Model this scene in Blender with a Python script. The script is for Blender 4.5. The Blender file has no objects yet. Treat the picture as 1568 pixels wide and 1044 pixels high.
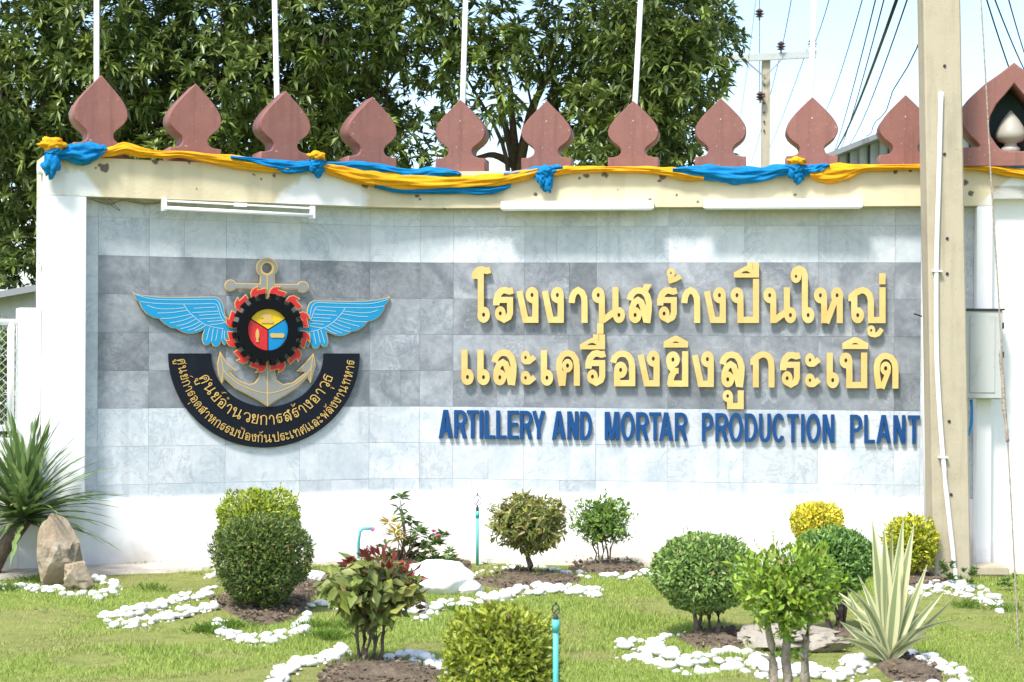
import bpy, bmesh, math, random
import numpy as np
from mathutils import Matrix, Vector, noise as mnoise
random.seed(7); RNG = np.random.default_rng(11)
SC = bpy.context.scene; COL = SC.collection
R = math.radians

# ---------------------------------------------------------------- camera, world, sun, exposure
F = 2700.0; CX = 784.0; HY = 533.0; HC = 1.75; ROLL = 0.0053
cr, sr = math.cos(ROLL), math.sin(ROLL)
cam = bpy.data.objects.new('camera', bpy.data.cameras.new('camera')); COL.objects.link(cam); SC.camera = cam
cam.data.sensor_width = 36; cam.data.lens = F / 1568 * 36
cam.data.shift_y = (HY - 522) / 1568
cam.data.clip_start = 0.1; cam.data.clip_end = 2000
cam.matrix_world = Matrix(((cr, -sr, 0, 0), (0, 0, -1, 0), (sr, cr, 0, HC), (0, 0, 0, 1)))
cam.data.dof.use_dof = True; cam.data.dof.focus_distance = 14.5; cam.data.dof.aperture_fstop = 5.0

SUN_EL, SUN_AZ = R(56), R(-30)           # azimuth measured from the camera's back towards the left
to_sun = Vector((math.sin(SUN_AZ) * math.cos(SUN_EL), -math.cos(SUN_AZ) * math.cos(SUN_EL), math.sin(SUN_EL)))
w = bpy.data.worlds.new('World'); SC.world = w; w.use_nodes = True
nt = w.node_tree; bg = nt.nodes['Background']
sky = nt.nodes.new('ShaderNodeTexSky'); sky.sky_type = 'NISHITA'; sky.sun_disc = False
sky.sun_elevation = SUN_EL; sky.sun_rotation = math.atan2(to_sun.x, to_sun.y)
sky.air_density = 1.0; sky.dust_density = 1.6; sky.ozone_density = 1.5
nt.links.new(sky.outputs[0], bg.inputs[0]); bg.inputs[1].default_value = 0.15
sun = bpy.data.objects.new('sun', bpy.data.lights.new('sun', 'SUN')); COL.objects.link(sun)
sun.data.energy = 2.6; sun.data.angle = R(10); sun.data.color = (1.0, 0.955, 0.88)
sun.rotation_euler = to_sun.to_track_quat('Z', 'Y').to_euler(); sun.location = (-5, -5, 12)
vs = SC.view_settings; vs.view_transform = 'Standard'; vs.look = 'None'; vs.gamma = 1; vs.exposure = 1.15
vs.use_curve_mapping = False
SC.cycles.max_bounces = 8

# ---------------------------------------------------------------- photograph pixel -> place
def ray(px, py):
    u = (np.asarray(px, float) - CX) / F; v = -(np.asarray(py, float) - HY) / F
    return u * cr - v * sr, u * sr + v * cr
def P(px, py, Y):
    a, b = ray(px, py); return Vector((float(a) * Y, Y, HC + float(b) * Y))
def G(px, py, z=0.0):
    a, b = ray(px, py); Y = (HC - z) / -float(b); return Vector((float(a) * Y, Y, z))

# plan of the sign wall: straight left wing, short bend, straight right wing
TB = 0.12; X1 = 316 / F * 14.44
aL, aR = R(22), -math.atan(TB)
yb = (14.44 + TB * X1) / (1 - TB * (625 - CX) / F * -1)
u0 = (625 - CX) / F; yb = (14.44 + TB * X1) / (1 + TB * u0); BP = np.array([u0 * yb, yb])
TL = 0.4; RAD = TL / math.tan((aL - aR) / 2); SA = RAD * (aL - aR) / 2
dL = np.array([math.cos(aL), math.sin(aL)]); dR = np.array([math.cos(aR), math.sin(aR)])
def Cs(s):
    s = np.asarray(s, float)
    ang = np.where(s < -SA, aL, np.where(s > SA, aR, aL + (aR - aL) * (s + SA) / (2 * SA)))
    T1 = BP - TL * dL; cen = T1 + RAD * np.array([math.sin(aL), -math.cos(aL)])
    px = np.where(s < -SA, T1[0] + (s + SA) * dL[0], np.where(s > SA, BP[0] + (TL + s - SA) * dR[0], cen[0] - RAD * np.sin(ang)))
    py = np.where(s < -SA, T1[1] + (s + SA) * dL[1], np.where(s > SA, BP[1] + (TL + s - SA) * dR[1], cen[1] + RAD * np.cos(ang)))
    return px, py, ang
def W(s, z, n=0.0):
    x, y, a = Cs(s)
    return np.stack([x + n * np.sin(a), y - n * np.cos(a), np.asarray(z, float) + 0 * x], -1)
def S(px, py, n=0.0):
    a, b = ray(px, py); lo = np.full(np.shape(a), -7.0); hi = np.full(np.shape(a), 9.0)
    for _ in range(44):
        m = (lo + hi) / 2; p = W(m, 0, n); f = p[..., 0] - a * p[..., 1]
        lo = np.where(f < 0, m, lo); hi = np.where(f < 0, hi, m)
    p = W(lo, 0, n); return lo, HC + b * p[..., 1]
def WP(px, py, n=0.0):
    s, z = S(px, py, n); return Vector([float(q) for q in W(s, z, n)])

# ---------------------------------------------------------------- materials
def lin(c): return tuple(((v / 12.92) if v <= 0.04045 else ((v + 0.055) / 1.055) ** 2.4) for v in c)
def mat(name, col, rough=0.6, spec=0.4, metal=0.0, nz=None, bump=0.0, bscale=40, trans=0.0, attr=None, var=0.0, coat=0, splash=False, streak=0.0):
    m = bpy.data.materials.new(name); m.use_nodes = True; t = m.node_tree; b = t.nodes['Principled BSDF']
    b.inputs['Roughness'].default_value = rough; b.inputs['Specular IOR Level'].default_value = spec; b.inputs['Metallic'].default_value = metal
    b.inputs['Base Color'].default_value = (*col, 1)
    if coat: b.inputs['Coat Weight'].default_value = coat
    tc = t.nodes.new('ShaderNodeTexCoord'); src = None
    if attr:
        a = t.nodes.new('ShaderNodeAttribute'); a.attribute_name = attr; src = a.outputs['Color']
    if nz:                                   # nz = list of (scale, colour, lo, hi, detail)
        for sc_, c2, lo, hi in nz:
            n = t.nodes.new('ShaderNodeTexNoise'); n.inputs['Scale'].default_value = sc_; n.inputs['Detail'].default_value = 6
            n.inputs['Roughness'].default_value = 0.65
            t.links.new(tc.outputs['Object'], n.inputs['Vector'])
            rp = t.nodes.new('ShaderNodeMapRange'); rp.inputs[1].default_value = lo; rp.inputs[2].default_value = hi
            t.links.new(n.outputs['Fac'], rp.inputs[0])
            mx = t.nodes.new('ShaderNodeMix'); mx.data_type = 'RGBA'
            t.links.new(rp.outputs[0], mx.inputs[0])
            if src: t.links.new(src, mx.inputs[6])
            else: mx.inputs[6].default_value = (*col, 1)
            mx.inputs[7].default_value = (*c2, 1); src = mx.outputs[2]
    if var:
        oi = t.nodes.new('ShaderNodeObjectInfo'); rp = t.nodes.new('ShaderNodeMapRange')
        rp.inputs[3].default_value = 1 - var; rp.inputs[4].default_value = 1 + var; t.links.new(oi.outputs['Random'], rp.inputs[0])
        mx = t.nodes.new('ShaderNodeMix'); mx.data_type = 'RGBA'; mx.blend_type = 'MULTIPLY'; mx.inputs[0].default_value = 1
        if src: t.links.new(src, mx.inputs[6])
        else: mx.inputs[6].default_value = (*col, 1)
        cb = t.nodes.new('ShaderNodeCombineColor')
        for k in range(3): t.links.new(rp.outputs[0], cb.inputs[k])
        t.links.new(cb.outputs[0], mx.inputs[7]); src = mx.outputs[2]
    if streak:
        ge = t.nodes.new('ShaderNodeNewGeometry'); mp = t.nodes.new('ShaderNodeMapping'); mp.inputs['Scale'].default_value = (18, 18, 1.3); t.links.new(ge.outputs['Position'], mp.inputs[0])
        n = t.nodes.new('ShaderNodeTexNoise'); n.inputs['Scale'].default_value = 1; n.inputs['Detail'].default_value = 6; t.links.new(mp.outputs[0], n.inputs['Vector'])
        rp = t.nodes.new('ShaderNodeMapRange'); rp.inputs[1].default_value = .5; rp.inputs[2].default_value = .72; rp.inputs[4].default_value = streak; t.links.new(n.outputs['Fac'], rp.inputs[0])
        mx = t.nodes.new('ShaderNodeMix'); mx.data_type = 'RGBA'; t.links.new(rp.outputs[0], mx.inputs[0]); t.links.new(src, mx.inputs[6]); mx.inputs[7].default_value = (col[0] * .3, col[1] * .32, col[2] * .33, 1); src = mx.outputs[2]
    if splash:
        ge = t.nodes.new('ShaderNodeNewGeometry'); sx = t.nodes.new('ShaderNodeSeparateXYZ'); t.links.new(ge.outputs['Position'], sx.inputs[0])
        n = t.nodes.new('ShaderNodeTexNoise'); n.inputs['Scale'].default_value = 3.5; n.inputs['Detail'].default_value = 8; t.links.new(ge.outputs['Position'], n.inputs['Vector'])
        rz = t.nodes.new('ShaderNodeMapRange'); rz.inputs[1].default_value = 0; rz.inputs[2].default_value = .42; rz.inputs[3].default_value = .35; rz.inputs[4].default_value = -.25; t.links.new(sx.outputs[2], rz.inputs[0])
        ad = t.nodes.new('ShaderNodeMath'); ad.operation = 'ADD'; t.links.new(n.outputs['Fac'], ad.inputs[0]); t.links.new(rz.outputs[0], ad.inputs[1])
        rp = t.nodes.new('ShaderNodeMapRange'); rp.inputs[1].default_value = .55; rp.inputs[2].default_value = 1.0; rp.inputs[4].default_value = .75; t.links.new(ad.outputs[0], rp.inputs[0])
        mx = t.nodes.new('ShaderNodeMix'); mx.data_type = 'RGBA'; t.links.new(rp.outputs[0], mx.inputs[0]); t.links.new(src, mx.inputs[6]); mx.inputs[7].default_value = (.42, .36, .27, 1); src = mx.outputs[2]
    if src: t.links.new(src, b.inputs['Base Color'])
    if bump:
        n = t.nodes.new('ShaderNodeTexNoise'); n.inputs['Scale'].default_value = bscale; n.inputs['Detail'].default_value = 5
        t.links.new(tc.outputs['Object'], n.inputs['Vector'])
        bp = t.nodes.new('ShaderNodeBump'); bp.inputs['Strength'].default_value = bump; bp.inputs['Distance'].default_value = 0.02
        t.links.new(n.outputs['Fac'], bp.inputs['Height']); t.links.new(bp.outputs[0], b.inputs['Normal'])
    if trans:
        tr = t.nodes.new('ShaderNodeBsdfTranslucent'); ms = t.nodes.new('ShaderNodeMixShader'); ms.inputs[0].default_value = trans
        if src: t.links.new(src, tr.inputs[0])
        else: tr.inputs[0].default_value = (*col, 1)
        t.links.new(b.outputs[0], ms.inputs[1]); t.links.new(tr.outputs[0], ms.inputs[2])
        t.links.new(ms.outputs[0], t.nodes['Material Output'].inputs[0])
    return m
def marble(name, base, cloud, vein, light):
    """stone tile: every tile object gets its own patch of cloud and veins"""
    m = bpy.data.materials.new(name); m.use_nodes = True; t = m.node_tree; b = t.nodes['Principled BSDF']; N = t.nodes.new; Lk = t.links.new
    b.inputs['Roughness'].default_value = 0.32; b.inputs['Specular IOR Level'].default_value = 0.45
    tc = N('ShaderNodeTexCoord'); oi = N('ShaderNodeObjectInfo')
    sc_ = N('ShaderNodeVectorMath'); sc_.operation = 'SCALE'; sc_.inputs[0].default_value = (31, 17, 23); Lk(oi.outputs['Random'], sc_.inputs[3])
    ad = N('ShaderNodeVectorMath'); ad.operation = 'ADD'; Lk(tc.outputs['Object'], ad.inputs[0]); Lk(sc_.outputs[0], ad.inputs[1])
    n1 = N('ShaderNodeTexNoise'); n1.inputs['Scale'].default_value = 1.9; n1.inputs['Detail'].default_value = 7; n1.inputs['Distortion'].default_value = 1.9; Lk(ad.outputs[0], n1.inputs[0])
    r1 = N('ShaderNodeMapRange'); r1.inputs[1].default_value = .38; r1.inputs[2].default_value = .66; Lk(n1.outputs[0], r1.inputs[0])
    m1 = N('ShaderNodeMix'); m1.data_type = 'RGBA'; m1.inputs[6].default_value = (*base, 1); m1.inputs[7].default_value = (*cloud, 1); Lk(r1.outputs[0], m1.inputs[0])
    # fine mottling
    n3 = N('ShaderNodeTexNoise'); n3.inputs['Scale'].default_value = 22; n3.inputs['Detail'].default_value = 6; Lk(ad.outputs[0], n3.inputs[0])
    r3 = N('ShaderNodeMapRange'); r3.inputs[1].default_value = .35; r3.inputs[2].default_value = .7; r3.inputs[3].default_value = .94 if light else .88; r3.inputs[4].default_value = 1.05 if light else 1.1; Lk(n3.outputs[0], r3.inputs[0])
    # veins: thin lines where a distorted noise crosses its middle
    n2 = N('ShaderNodeTexNoise'); n2.inputs['Scale'].default_value = 2.1; n2.inputs['Detail'].default_value = 5; n2.inputs['Distortion'].default_value = 1.3; Lk(ad.outputs[0], n2.inputs[0])
    s2 = N('ShaderNodeMath'); s2.operation = 'SUBTRACT'; s2.inputs[1].default_value = .5; Lk(n2.outputs[0], s2.inputs[0])
    a2 = N('ShaderNodeMath'); a2.operation = 'ABSOLUTE'; Lk(s2.outputs[0], a2.inputs[0])
    r2 = N('ShaderNodeMapRange'); r2.inputs[1].default_value = 0; r2.inputs[2].default_value = .009 if light else .006; r2.inputs[3].default_value = .4 if light else .28; r2.inputs[4].default_value = 0; Lk(a2.outputs[0], r2.inputs[0])
    m2 = N('ShaderNodeMix'); m2.data_type = 'RGBA'; Lk(r2.outputs[0], m2.inputs[0]); Lk(m1.outputs[2], m2.inputs[6]); m2.inputs[7].default_value = (*vein, 1)
    # darker wisps, gathered where a broad noise is high
    n6 = N('ShaderNodeTexNoise'); n6.inputs['Scale'].default_value = 4.5; n6.inputs['Detail'].default_value = 9; n6.inputs['Roughness'].default_value = .72; n6.inputs['Distortion'].default_value = 3.0; Lk(ad.outputs[0], n6.inputs[0])
    s6 = N('ShaderNodeMath'); s6.operation = 'SUBTRACT'; s6.inputs[1].default_value = .47; Lk(n6.outputs[0], s6.inputs[0])
    a6 = N('ShaderNodeMath'); a6.operation = 'ABSOLUTE'; Lk(s6.outputs[0], a6.inputs[0])
    r6 = N('ShaderNodeMapRange'); r6.inputs[1].default_value = 0; r6.inputs[2].default_value = .035; r6.inputs[3].default_value = .55; r6.inputs[4].default_value = 0; Lk(a6.outputs[0], r6.inputs[0])
    n7 = N('ShaderNodeTexNoise'); n7.inputs['Scale'].default_value = 1.3; n7.inputs['Detail'].default_value = 2; Lk(ad.outputs[0], n7.inputs[0])
    r7 = N('ShaderNodeMapRange'); r7.inputs[1].default_value = .44; r7.inputs[2].default_value = .62; Lk(n7.outputs[0], r7.inputs[0])
    u6 = N('ShaderNodeMath'); u6.operation = 'MULTIPLY'; Lk(r6.outputs[0], u6.inputs[0]); Lk(r7.outputs[0], u6.inputs[1])
    m6 = N('ShaderNodeMix'); m6.data_type = 'RGBA'; Lk(u6.outputs[0], m6.inputs[0]); Lk(m2.outputs[2], m6.inputs[6]); m6.inputs[7].default_value = (base[0] * .42, base[1] * .45, base[2] * .5, 1); m2 = m6
    # tile to tile brightness
    r4 = N('ShaderNodeMapRange'); r4.inputs[3].default_value = .88 if light else .78; r4.inputs[4].default_value = 1.08 if light else 1.15
    sn = N('ShaderNodeMath'); sn.operation = 'FRACT'; mu = N('ShaderNodeMath'); mu.operation = 'MULTIPLY'; mu.inputs[1].default_value = 7.31; Lk(oi.outputs['Random'], mu.inputs[0]); Lk(mu.outputs[0], sn.inputs[0]); Lk(sn.outputs[0], r4.inputs[0])
    mm = N('ShaderNodeMath'); mm.operation = 'MULTIPLY'; Lk(r3.outputs[0], mm.inputs[0]); Lk(r4.outputs[0], mm.inputs[1])
    sv = N('ShaderNodeVectorMath'); sv.operation = 'SCALE'; Lk(m2.outputs[2], sv.inputs[0]); Lk(mm.outputs[0], sv.inputs[3])
    # rain streaks running down the whole face (world based)
    mp = N('ShaderNodeMapping'); mp.inputs['Scale'].default_value = (14, 14, .7); ge = N('ShaderNodeNewGeometry'); Lk(ge.outputs['Position'], mp.inputs[0])
    n5 = N('ShaderNodeTexNoise'); n5.inputs['Scale'].default_value = 1; n5.inputs['Detail'].default_value = 4; Lk(mp.outputs[0], n5.inputs[0])
    r5 = N('ShaderNodeMapRange'); r5.inputs[1].default_value = .56; r5.inputs[2].default_value = .75; r5.inputs[3].default_value = 0; r5.inputs[4].default_value = .35 if not light else .22; Lk(n5.outputs[0], r5.inputs[0])
    m5 = N('ShaderNodeMix'); m5.data_type = 'RGBA'; Lk(r5.outputs[0], m5.inputs[0]); Lk(sv.outputs[0], m5.inputs[6]); m5.inputs[7].default_value = (.17, .21, .25, 1)
    Lk(m5.outputs[2], b.inputs['Base Color'])
    bp = N('ShaderNodeBump'); bp.inputs['Strength'].default_value = .05; Lk(n3.outputs[0], bp.inputs['Height']); Lk(bp.outputs[0], b.inputs['Normal'])
    return m
M = {}
M['tile_dark'] = marble('dark_marble', (.185, .203, .228), (.32, .342, .37), (.55, .56, .58), False)
M['tile_light'] = marble('light_marble', (.575, .605, .625), (.455, .505, .54), (.24, .29, .33), True)
M['white'] = mat('white_wall_paint', (.80, .80, .79), .7, .3, nz=[(2.5, (.70, .71, .72), .55, .8), (25, (.62, .6, .55), .68, .85)], bump=.12, bscale=30, splash=True)
M['cap'] = mat('cap_paint', (1, 1, 1), .65, .3, attr='paint', nz=None, bump=.15, bscale=35)
M['terra'] = mat('terracotta_paint', (.235, .10, .08), .5, .4, nz=[(2.2, (.18, .075, .06), .5, .8), (5, (.28, .12, .095), .45, .75), (30, (.50, .42, .38), .655, .69)], bump=.1, bscale=30, var=.10, streak=.32)
M['niche'] = mat('niche_green', (.02, .05, .05), .6)
M['mortar'] = mat('mortar', (.42, .45, .46), .9)
M['concrete'] = mat('pole_concrete', (.44, .385, .28), .85, .2, nz=[(4, (.37, .32, .23), .45, .75), (60, (.22, .19, .14), .62, .72)], bump=.12, bscale=90, streak=.25)
M['pvc'] = mat('white_pvc', (.8, .8, .8), .35)
M['metal_w'] = mat('white_metal', (.74, .75, .74), .4, nz=[(12, (.55, .52, .47), .64, .8)])
M['box'] = mat('box_metal', (.44, .46, .44), .45, nz=[(9, (.33, .33, .30), .55, .8)])
M['tube'] = mat('tube_glass', (.85, .86, .87), .15, .6)
M['gold'] = mat('gold_letter', (.62, .465, .18), .38, .4, nz=[(5, (.58, .38, .105), .4, .7)], var=.06)
M['gold2'] = mat('gold_trim', (.58, .38, .11), .4)
M['blue'] = mat('blue_letter', (.006, .052, .17), .5, .2, nz=[(9, (.009, .064, .20), .4, .7), (90, (.5, .55, .6), .74, .78)], var=.05)
M['silver'] = mat('anchor_grey', (.225, .23, .215), .45, nz=[(7, (.26, .26, .24), .4, .7)])
M['wing'] = mat('wing_blue', (.006, .25, .48), .4)
M['wing_line'] = mat('wing_line', (.33, .50, .58), .5)
M['red'] = mat('emblem_red', (.55, .018, .02), .4, nz=[(20, (.6, .08, .09), .5, .8)])
M['black'] = mat('emblem_black', (.0025, .003, .004), .5, .15)
M['navy'] = mat('band_black', (.005, .007, .013), .5, .2, nz=[(8, (.010, .013, .02), .5, .8)])
M['yellow'] = mat('emblem_yellow', (.72, .47, .01), .4)
M['blue2'] = mat('emblem_blue', (.0, .22, .5), .4)
M['cy'] = mat('yellow_cloth', (.80, .385, .015), .75, .15, bump=.2, bscale=120, trans=.12, nz=[(14, (.72, .32, .01), .45, .7)])
M['cb'] = mat('blue_cloth', (.006, .215, .50), .7, .15, bump=.2, bscale=120, trans=.12, nz=[(14, (.0, .155, .41), .45, .7)])
M['dark'] = mat('dark_metal', (.03, .03, .035), .5)
M['rubber'] = mat('cable_black', (.025, .027, .03), .6)
M['teal'] = mat('teal_pipe', (.10, .46, .47), .45)
M['soil'] = mat('garden_soil', (.16, .125, .09), .95, .1, nz=[(9, (.085, .063, .047), .4, .7), (70, (.30, .25, .18), .55, .75)], bump=1.0, bscale=45)
M['stone'] = mat('white_stone', (.78, .775, .75), .75, .25, nz=[(3, (.62, .60, .55), .5, .8), (14, (.50, .45, .37), .57, .8)], bump=.4, bscale=25, var=.12)
M['rock'] = mat('tan_rock', (.28, .215, .14), .85, .2, nz=[(5, (.36, .31, .23), .4, .65), (9, (.15, .09, .05), .55, .75), (22, (.45, .42, .36), .62, .7)], bump=1, bscale=14)
M['rock2'] = mat('pale_rock', (.33, .30, .245), .85, .2, nz=[(6, (.22, .19, .15), .45, .75), (18, (.42, .39, .34), .55, .8)], bump=1, bscale=14)
M['bark'] = mat('bark', (.17, .13, .10), .9, .1, nz=[(18, (.10, .075, .055), .4, .7)], bump=.9, bscale=40)
M['bark_pale'] = mat('pale_bark', (.34, .29, .23), .9, .1, nz=[(18, (.22, .18, .14), .4, .7)], bump=.9, bscale=40)
M['leaf'] = mat('leaf', (1, 1, 1), .42, .45, attr='col', trans=.28)
M['mango'] = mat('mango_leaf', (1, 1, 1), .36, .5, attr='col', trans=.22)
M['grass'] = mat('grass_blade', (1, 1, 1), .6, .2, attr='col', trans=.35)
M['lawn'] = mat('lawn_ground', (.22, .25, .065), .95, .1, nz=[(1.3, (.19, .205, .06), .42, .68), (7, (.09, .14, .03), .5, .75), (3.1, (.23, .16, .09), .62, .74), (60, (.08, .1, .03), .55, .75)], bump=.8, bscale=50)
M['path'] = mat('concrete_strip', (.55, .49, .41), .9, .2, nz=[(4, (.40, .34, .27), .45, .7), (35, (.66, .62, .56), .55, .75)], bump=.5, bscale=30)
M['roof'] = mat('roof_metal', (.24, .25, .26), .45, .4, nz=[(2, (.3, .3, .3), .5, .8)])
M['wallm'] = mat('sheet_metal', (.55, .58, .58), .55, nz=[(1.2, (.42, .45, .45), .45, .75)])
M['render'] = mat('pale_render', (.62, .63, .62), .8, nz=[(3, (.45, .45, .43), .5, .8)])
M['porcelain'] = mat('porcelain', (.10, .05, .04), .25)

# ---------------------------------------------------------------- object helpers
def link(name, me, m=None, parent=None, loc=None):
    o = bpy.data.objects.new(name, me); COL.objects.link(o)
    if m is not None and me is not None and len(me.materials) == 0: me.materials.append(m)
    if parent is not None: o.parent = parent
    if loc is not None: o.location = loc
    return o
def tag(o, label=None, cat=None, group=None, kind=None):
    if label: o['label'] = label
    if cat: o['category'] = cat
    if group: o['group'] = group
    if kind: o['kind'] = kind
    return o
def thing(name, label, cat, loc=(0, 0, 0), group=None):
    o = bpy.data.objects.new(name, None); COL.objects.link(o); o.location = loc; o.empty_display_size = .1
    return tag(o, label, cat, group)
def pydata(name, vs_, fs, smooth=False):
    me = bpy.data.meshes.new(name); me.from_pydata([tuple(map(float, v)) for v in vs_], [], fs); me.update()
    if smooth: me.polygons.foreach_set('use_smooth', [True] * len(me.polygons))
    return me
def center(o, keep_parent=True):
    """move a mesh's origin to the middle of its base (parents here all sit at identity or a pure offset)"""
    me = o.data; co = np.empty(len(me.vertices) * 3); me.vertices.foreach_get('co', co); co = co.reshape(-1, 3)
    c = (co.min(0) + co.max(0)) / 2; co -= c; me.vertices.foreach_set('co', co.ravel()); me.update()
    o.location = Vector(o.location) + Vector(c); return o
def part(name, vs_, fs, m, parent, smooth=False):
    """world-space mesh hung under a parent"""
    me = pydata(name, vs_, fs, smooth); o = link(name, me, m)
    center(o)
    if parent is not None:
        o.parent = parent; o.location = Vector(o.location) - wloc(parent)
    return o
def wloc(o):
    v = Vector((0, 0, 0))
    while o is not None: v += Vector(o.location); o = o.parent
    return v
BOXF = [(0, 1, 2, 3), (7, 6, 5, 4), (0, 4, 5, 1), (1, 5, 6, 2), (2, 6, 7, 3), (3, 7, 4, 0)]
def wallbox(s0, s1, z0, z1, n0, n1, seg=1):
    """solid that follows the wall's plan between n0 (back) and n1 (front)"""
    vs_, fs = [], []
    for i in range(seg + 1):
        s = s0 + (s1 - s0) * i / seg
        for n, z in ((n1, z0), (n1, z1), (n0, z1), (n0, z0)): vs_.append(W(s, z, n))
    for i in range(seg):
        a = i * 4; b = a + 4
        for k in range(4): fs.append((a + k, a + (k + 1) % 4, b + (k + 1) % 4, b + k))
    fs.append((3, 2, 1, 0)); e = seg * 4; fs.append((e, e + 1, e + 2, e + 3))
    return vs_, fs
def box(c, sx, sy, sz, rz=0.0):
    vs_ = []
    for dz in (0, 1):
        for x, y in ((-1, -1), (1, -1), (1, 1), (-1, 1)):
            X = x * sx / 2; Y = y * sy / 2
            vs_.append((c[0] + X * math.cos(rz) - Y * math.sin(rz), c[1] + X * math.sin(rz) + Y * math.cos(rz), c[2] + (dz - .5) * sz))
    return vs_, [(3, 2, 1, 0), (4, 5, 6, 7), (0, 1, 5, 4), (1, 2, 6, 5), (2, 3, 7, 6), (3, 0, 4, 7)]
def bevel(o, wdt=.004, seg=2):
    bm = bmesh.new(); bm.from_mesh(o.data); bmesh.ops.bevel(bm, geom=bm.edges[:], offset=wdt, segments=seg, affect='EDGES', clamp_overlap=True)
    bm.to_mesh(o.data); bm.free(); return o
def tube(path, rads, k=8, cap=True):
    """swept tube, path in world space"""
    path = [Vector(p) for p in path]; vs_, fs = [], []
    if not hasattr(rads, '__len__'): rads = [rads] * len(path)
    up = Vector((0, 0, 1)); 
    for i, p in enumerate(path):
        d = (path[min(i + 1, len(path) - 1)] - path[max(i - 1, 0)]).normalized()
        a = d.cross(up)
        if a.length < .1: a = d.cross(Vector((0, 1, 0)))
        a.normalize(); b = d.cross(a)
        for j in range(k):
            t = 2 * math.pi * j / k; vs_.append(p + (a * math.cos(t) + b * math.sin(t)) * rads[i])
    for i in range(len(path) - 1):
        for j in range(k): fs.append((i * k + j, i * k + (j + 1) % k, (i + 1) * k + (j + 1) % k, (i + 1) * k + j))
    if cap: fs.append(tuple(range(k))[::-1]); fs.append(tuple(range((len(path) - 1) * k, len(path) * k)))
    return vs_, fs
def join(parts):
    vs_, fs = [], []
    for v, f in parts:
        o = len(vs_); vs_ += list(v); fs += [tuple(i + o for i in q) for q in f]
    return vs_, fs
def lathe(c, prof, k=20):
    vs_, fs = [], []
    for r, z in prof:
        for j in range(k):
            t = 2 * math.pi * j / k; vs_.append((c[0] + r * math.cos(t), c[1] + r * math.sin(t), c[2] + z))
    for i in range(len(prof) - 1):
        for j in range(k): fs.append((i * k + j, i * k + (j + 1) % k, (i + 1) * k + (j + 1) % k, (i + 1) * k + j))
    fs.append(tuple(range(k))[::-1]); fs.append(tuple(range((len(prof) - 1) * k, len(prof) * k)))
    return vs_, fs
def smooth_path(pts, n=8):
    out = []; P_ = [np.array(p, float) for p in pts]; P_ = [2 * P_[0] - P_[1]] + P_ + [2 * P_[-1] - P_[-2]]
    for i in range(1, len(P_) - 2):
        for k in range(n):
            t = k / n; a, b, c, d = P_[i - 1:i + 3]
            out.append(.5 * ((2 * b) + (c - a) * t + (2 * a - 5 * b + 4 * c - d) * t * t + (3 * b - a - 3 * c + d) * t ** 3))
    out.append(P_[-2]); return out

# ---------------------------------------------------------------- flat shapes: distance fields -> clean outlines -> solid plates
def sd_poly(pts, X, Y):
    p = np.array(pts, float); q = np.roll(p, 1, 0); d = np.full(X.shape, 1e18); ins = np.zeros(X.shape, bool)
    for (x1, y1), (x0, y0) in zip(p, q):
        ex, ey = x0 - x1, y0 - y1; wx, wy = X - x1, Y - y1
        L2 = ex * ex + ey * ey
        if L2 < 1e-12: continue
        t = np.clip((wx * ex + wy * ey) / L2, 0, 1)
        d = np.minimum(d, (wx - ex * t) ** 2 + (wy - ey * t) ** 2)
        c = ((y1 > Y) != (y0 > Y))
        with np.errstate(divide='ignore', invalid='ignore'):
            xi = (x0 - x1) * (Y - y1) / (y0 - y1) + x1
        ins ^= c & (X < xi)
    return np.where(ins, -1, 1) * np.sqrt(d)
def sd_ell(cx, cy, rx, ry, X, Y):
    x = (X - cx); y = (Y - cy); k0 = np.sqrt((x / rx) ** 2 + (y / ry) ** 2); k1 = np.sqrt((x / rx ** 2) ** 2 + (y / ry ** 2) ** 2) + 1e-9
    return k0 * (k0 - 1) / k1
def sd_stroke(pts, w_, X, Y):
    p = [np.array(q, float) for q in pts]; h = w_ / 2; d = np.full(X.shape, 1e9); n = len(p)
    ext = [[0, 0] for _ in range(n - 1)]
    for i in range(1, n - 1):
        a = p[i] - p[i - 1]; b = p[i + 1] - p[i]; a /= np.linalg.norm(a); b /= np.linalg.norm(b)
        ang = math.acos(max(-1, min(1, float(a @ b))))
        if R(42) < ang < R(125): e = h * math.tan(ang / 2) if ang <= R(91) else h * .6; ext[i - 1][1] = e; ext[i][0] = e
        else: d = np.minimum(d, np.hypot(X - p[i][0], Y - p[i][1]) - h)
    for i in range(n - 1):
        a, b = p[i], p[i + 1]; L = np.linalg.norm(b - a); t = (b - a) / L
        a2 = a - t * ext[i][0]; b2 = b + t * ext[i][1]; c = (a2 + b2) / 2; L2 = np.linalg.norm(b2 - a2) / 2
        lx = np.abs((X - c[0]) * t[0] + (Y - c[1]) * t[1]) - L2; ly = np.abs(-(X - c[0]) * t[1] + (Y - c[1]) * t[0]) - h
        d = np.minimum(d, np.hypot(np.maximum(lx, 0), np.maximum(ly, 0)) + np.minimum(np.maximum(lx, ly), 0))
    return d
def field(solids, holes, X, Y):
    d = np.full(X.shape, 1e9)
    def ev(q):
        if q[0] == 'L': return sd_stroke(q[1], q[2], X, Y)
        if q[0] == 'P': return sd_poly(q[1], X, Y)
        return sd_ell(*q[1:5], X, Y)
    for q in solids: d = np.minimum(d, ev(q))
    for q in holes: d = np.maximum(d, -ev(q))
    return d
def extents(solids):
    xs, ys = [], []
    for q in solids:
        if q[0] == 'E': xs += [q[1] - q[3], q[1] + q[3]]; ys += [q[2] - q[4], q[2] + q[4]]
        else:
            m_ = q[2] if q[0] == 'L' else 0
            for x, y in q[1]: xs += [x - m_, x + m_]; ys += [y - m_, y + m_]
    return min(xs), max(xs), min(ys), max(ys)
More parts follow.
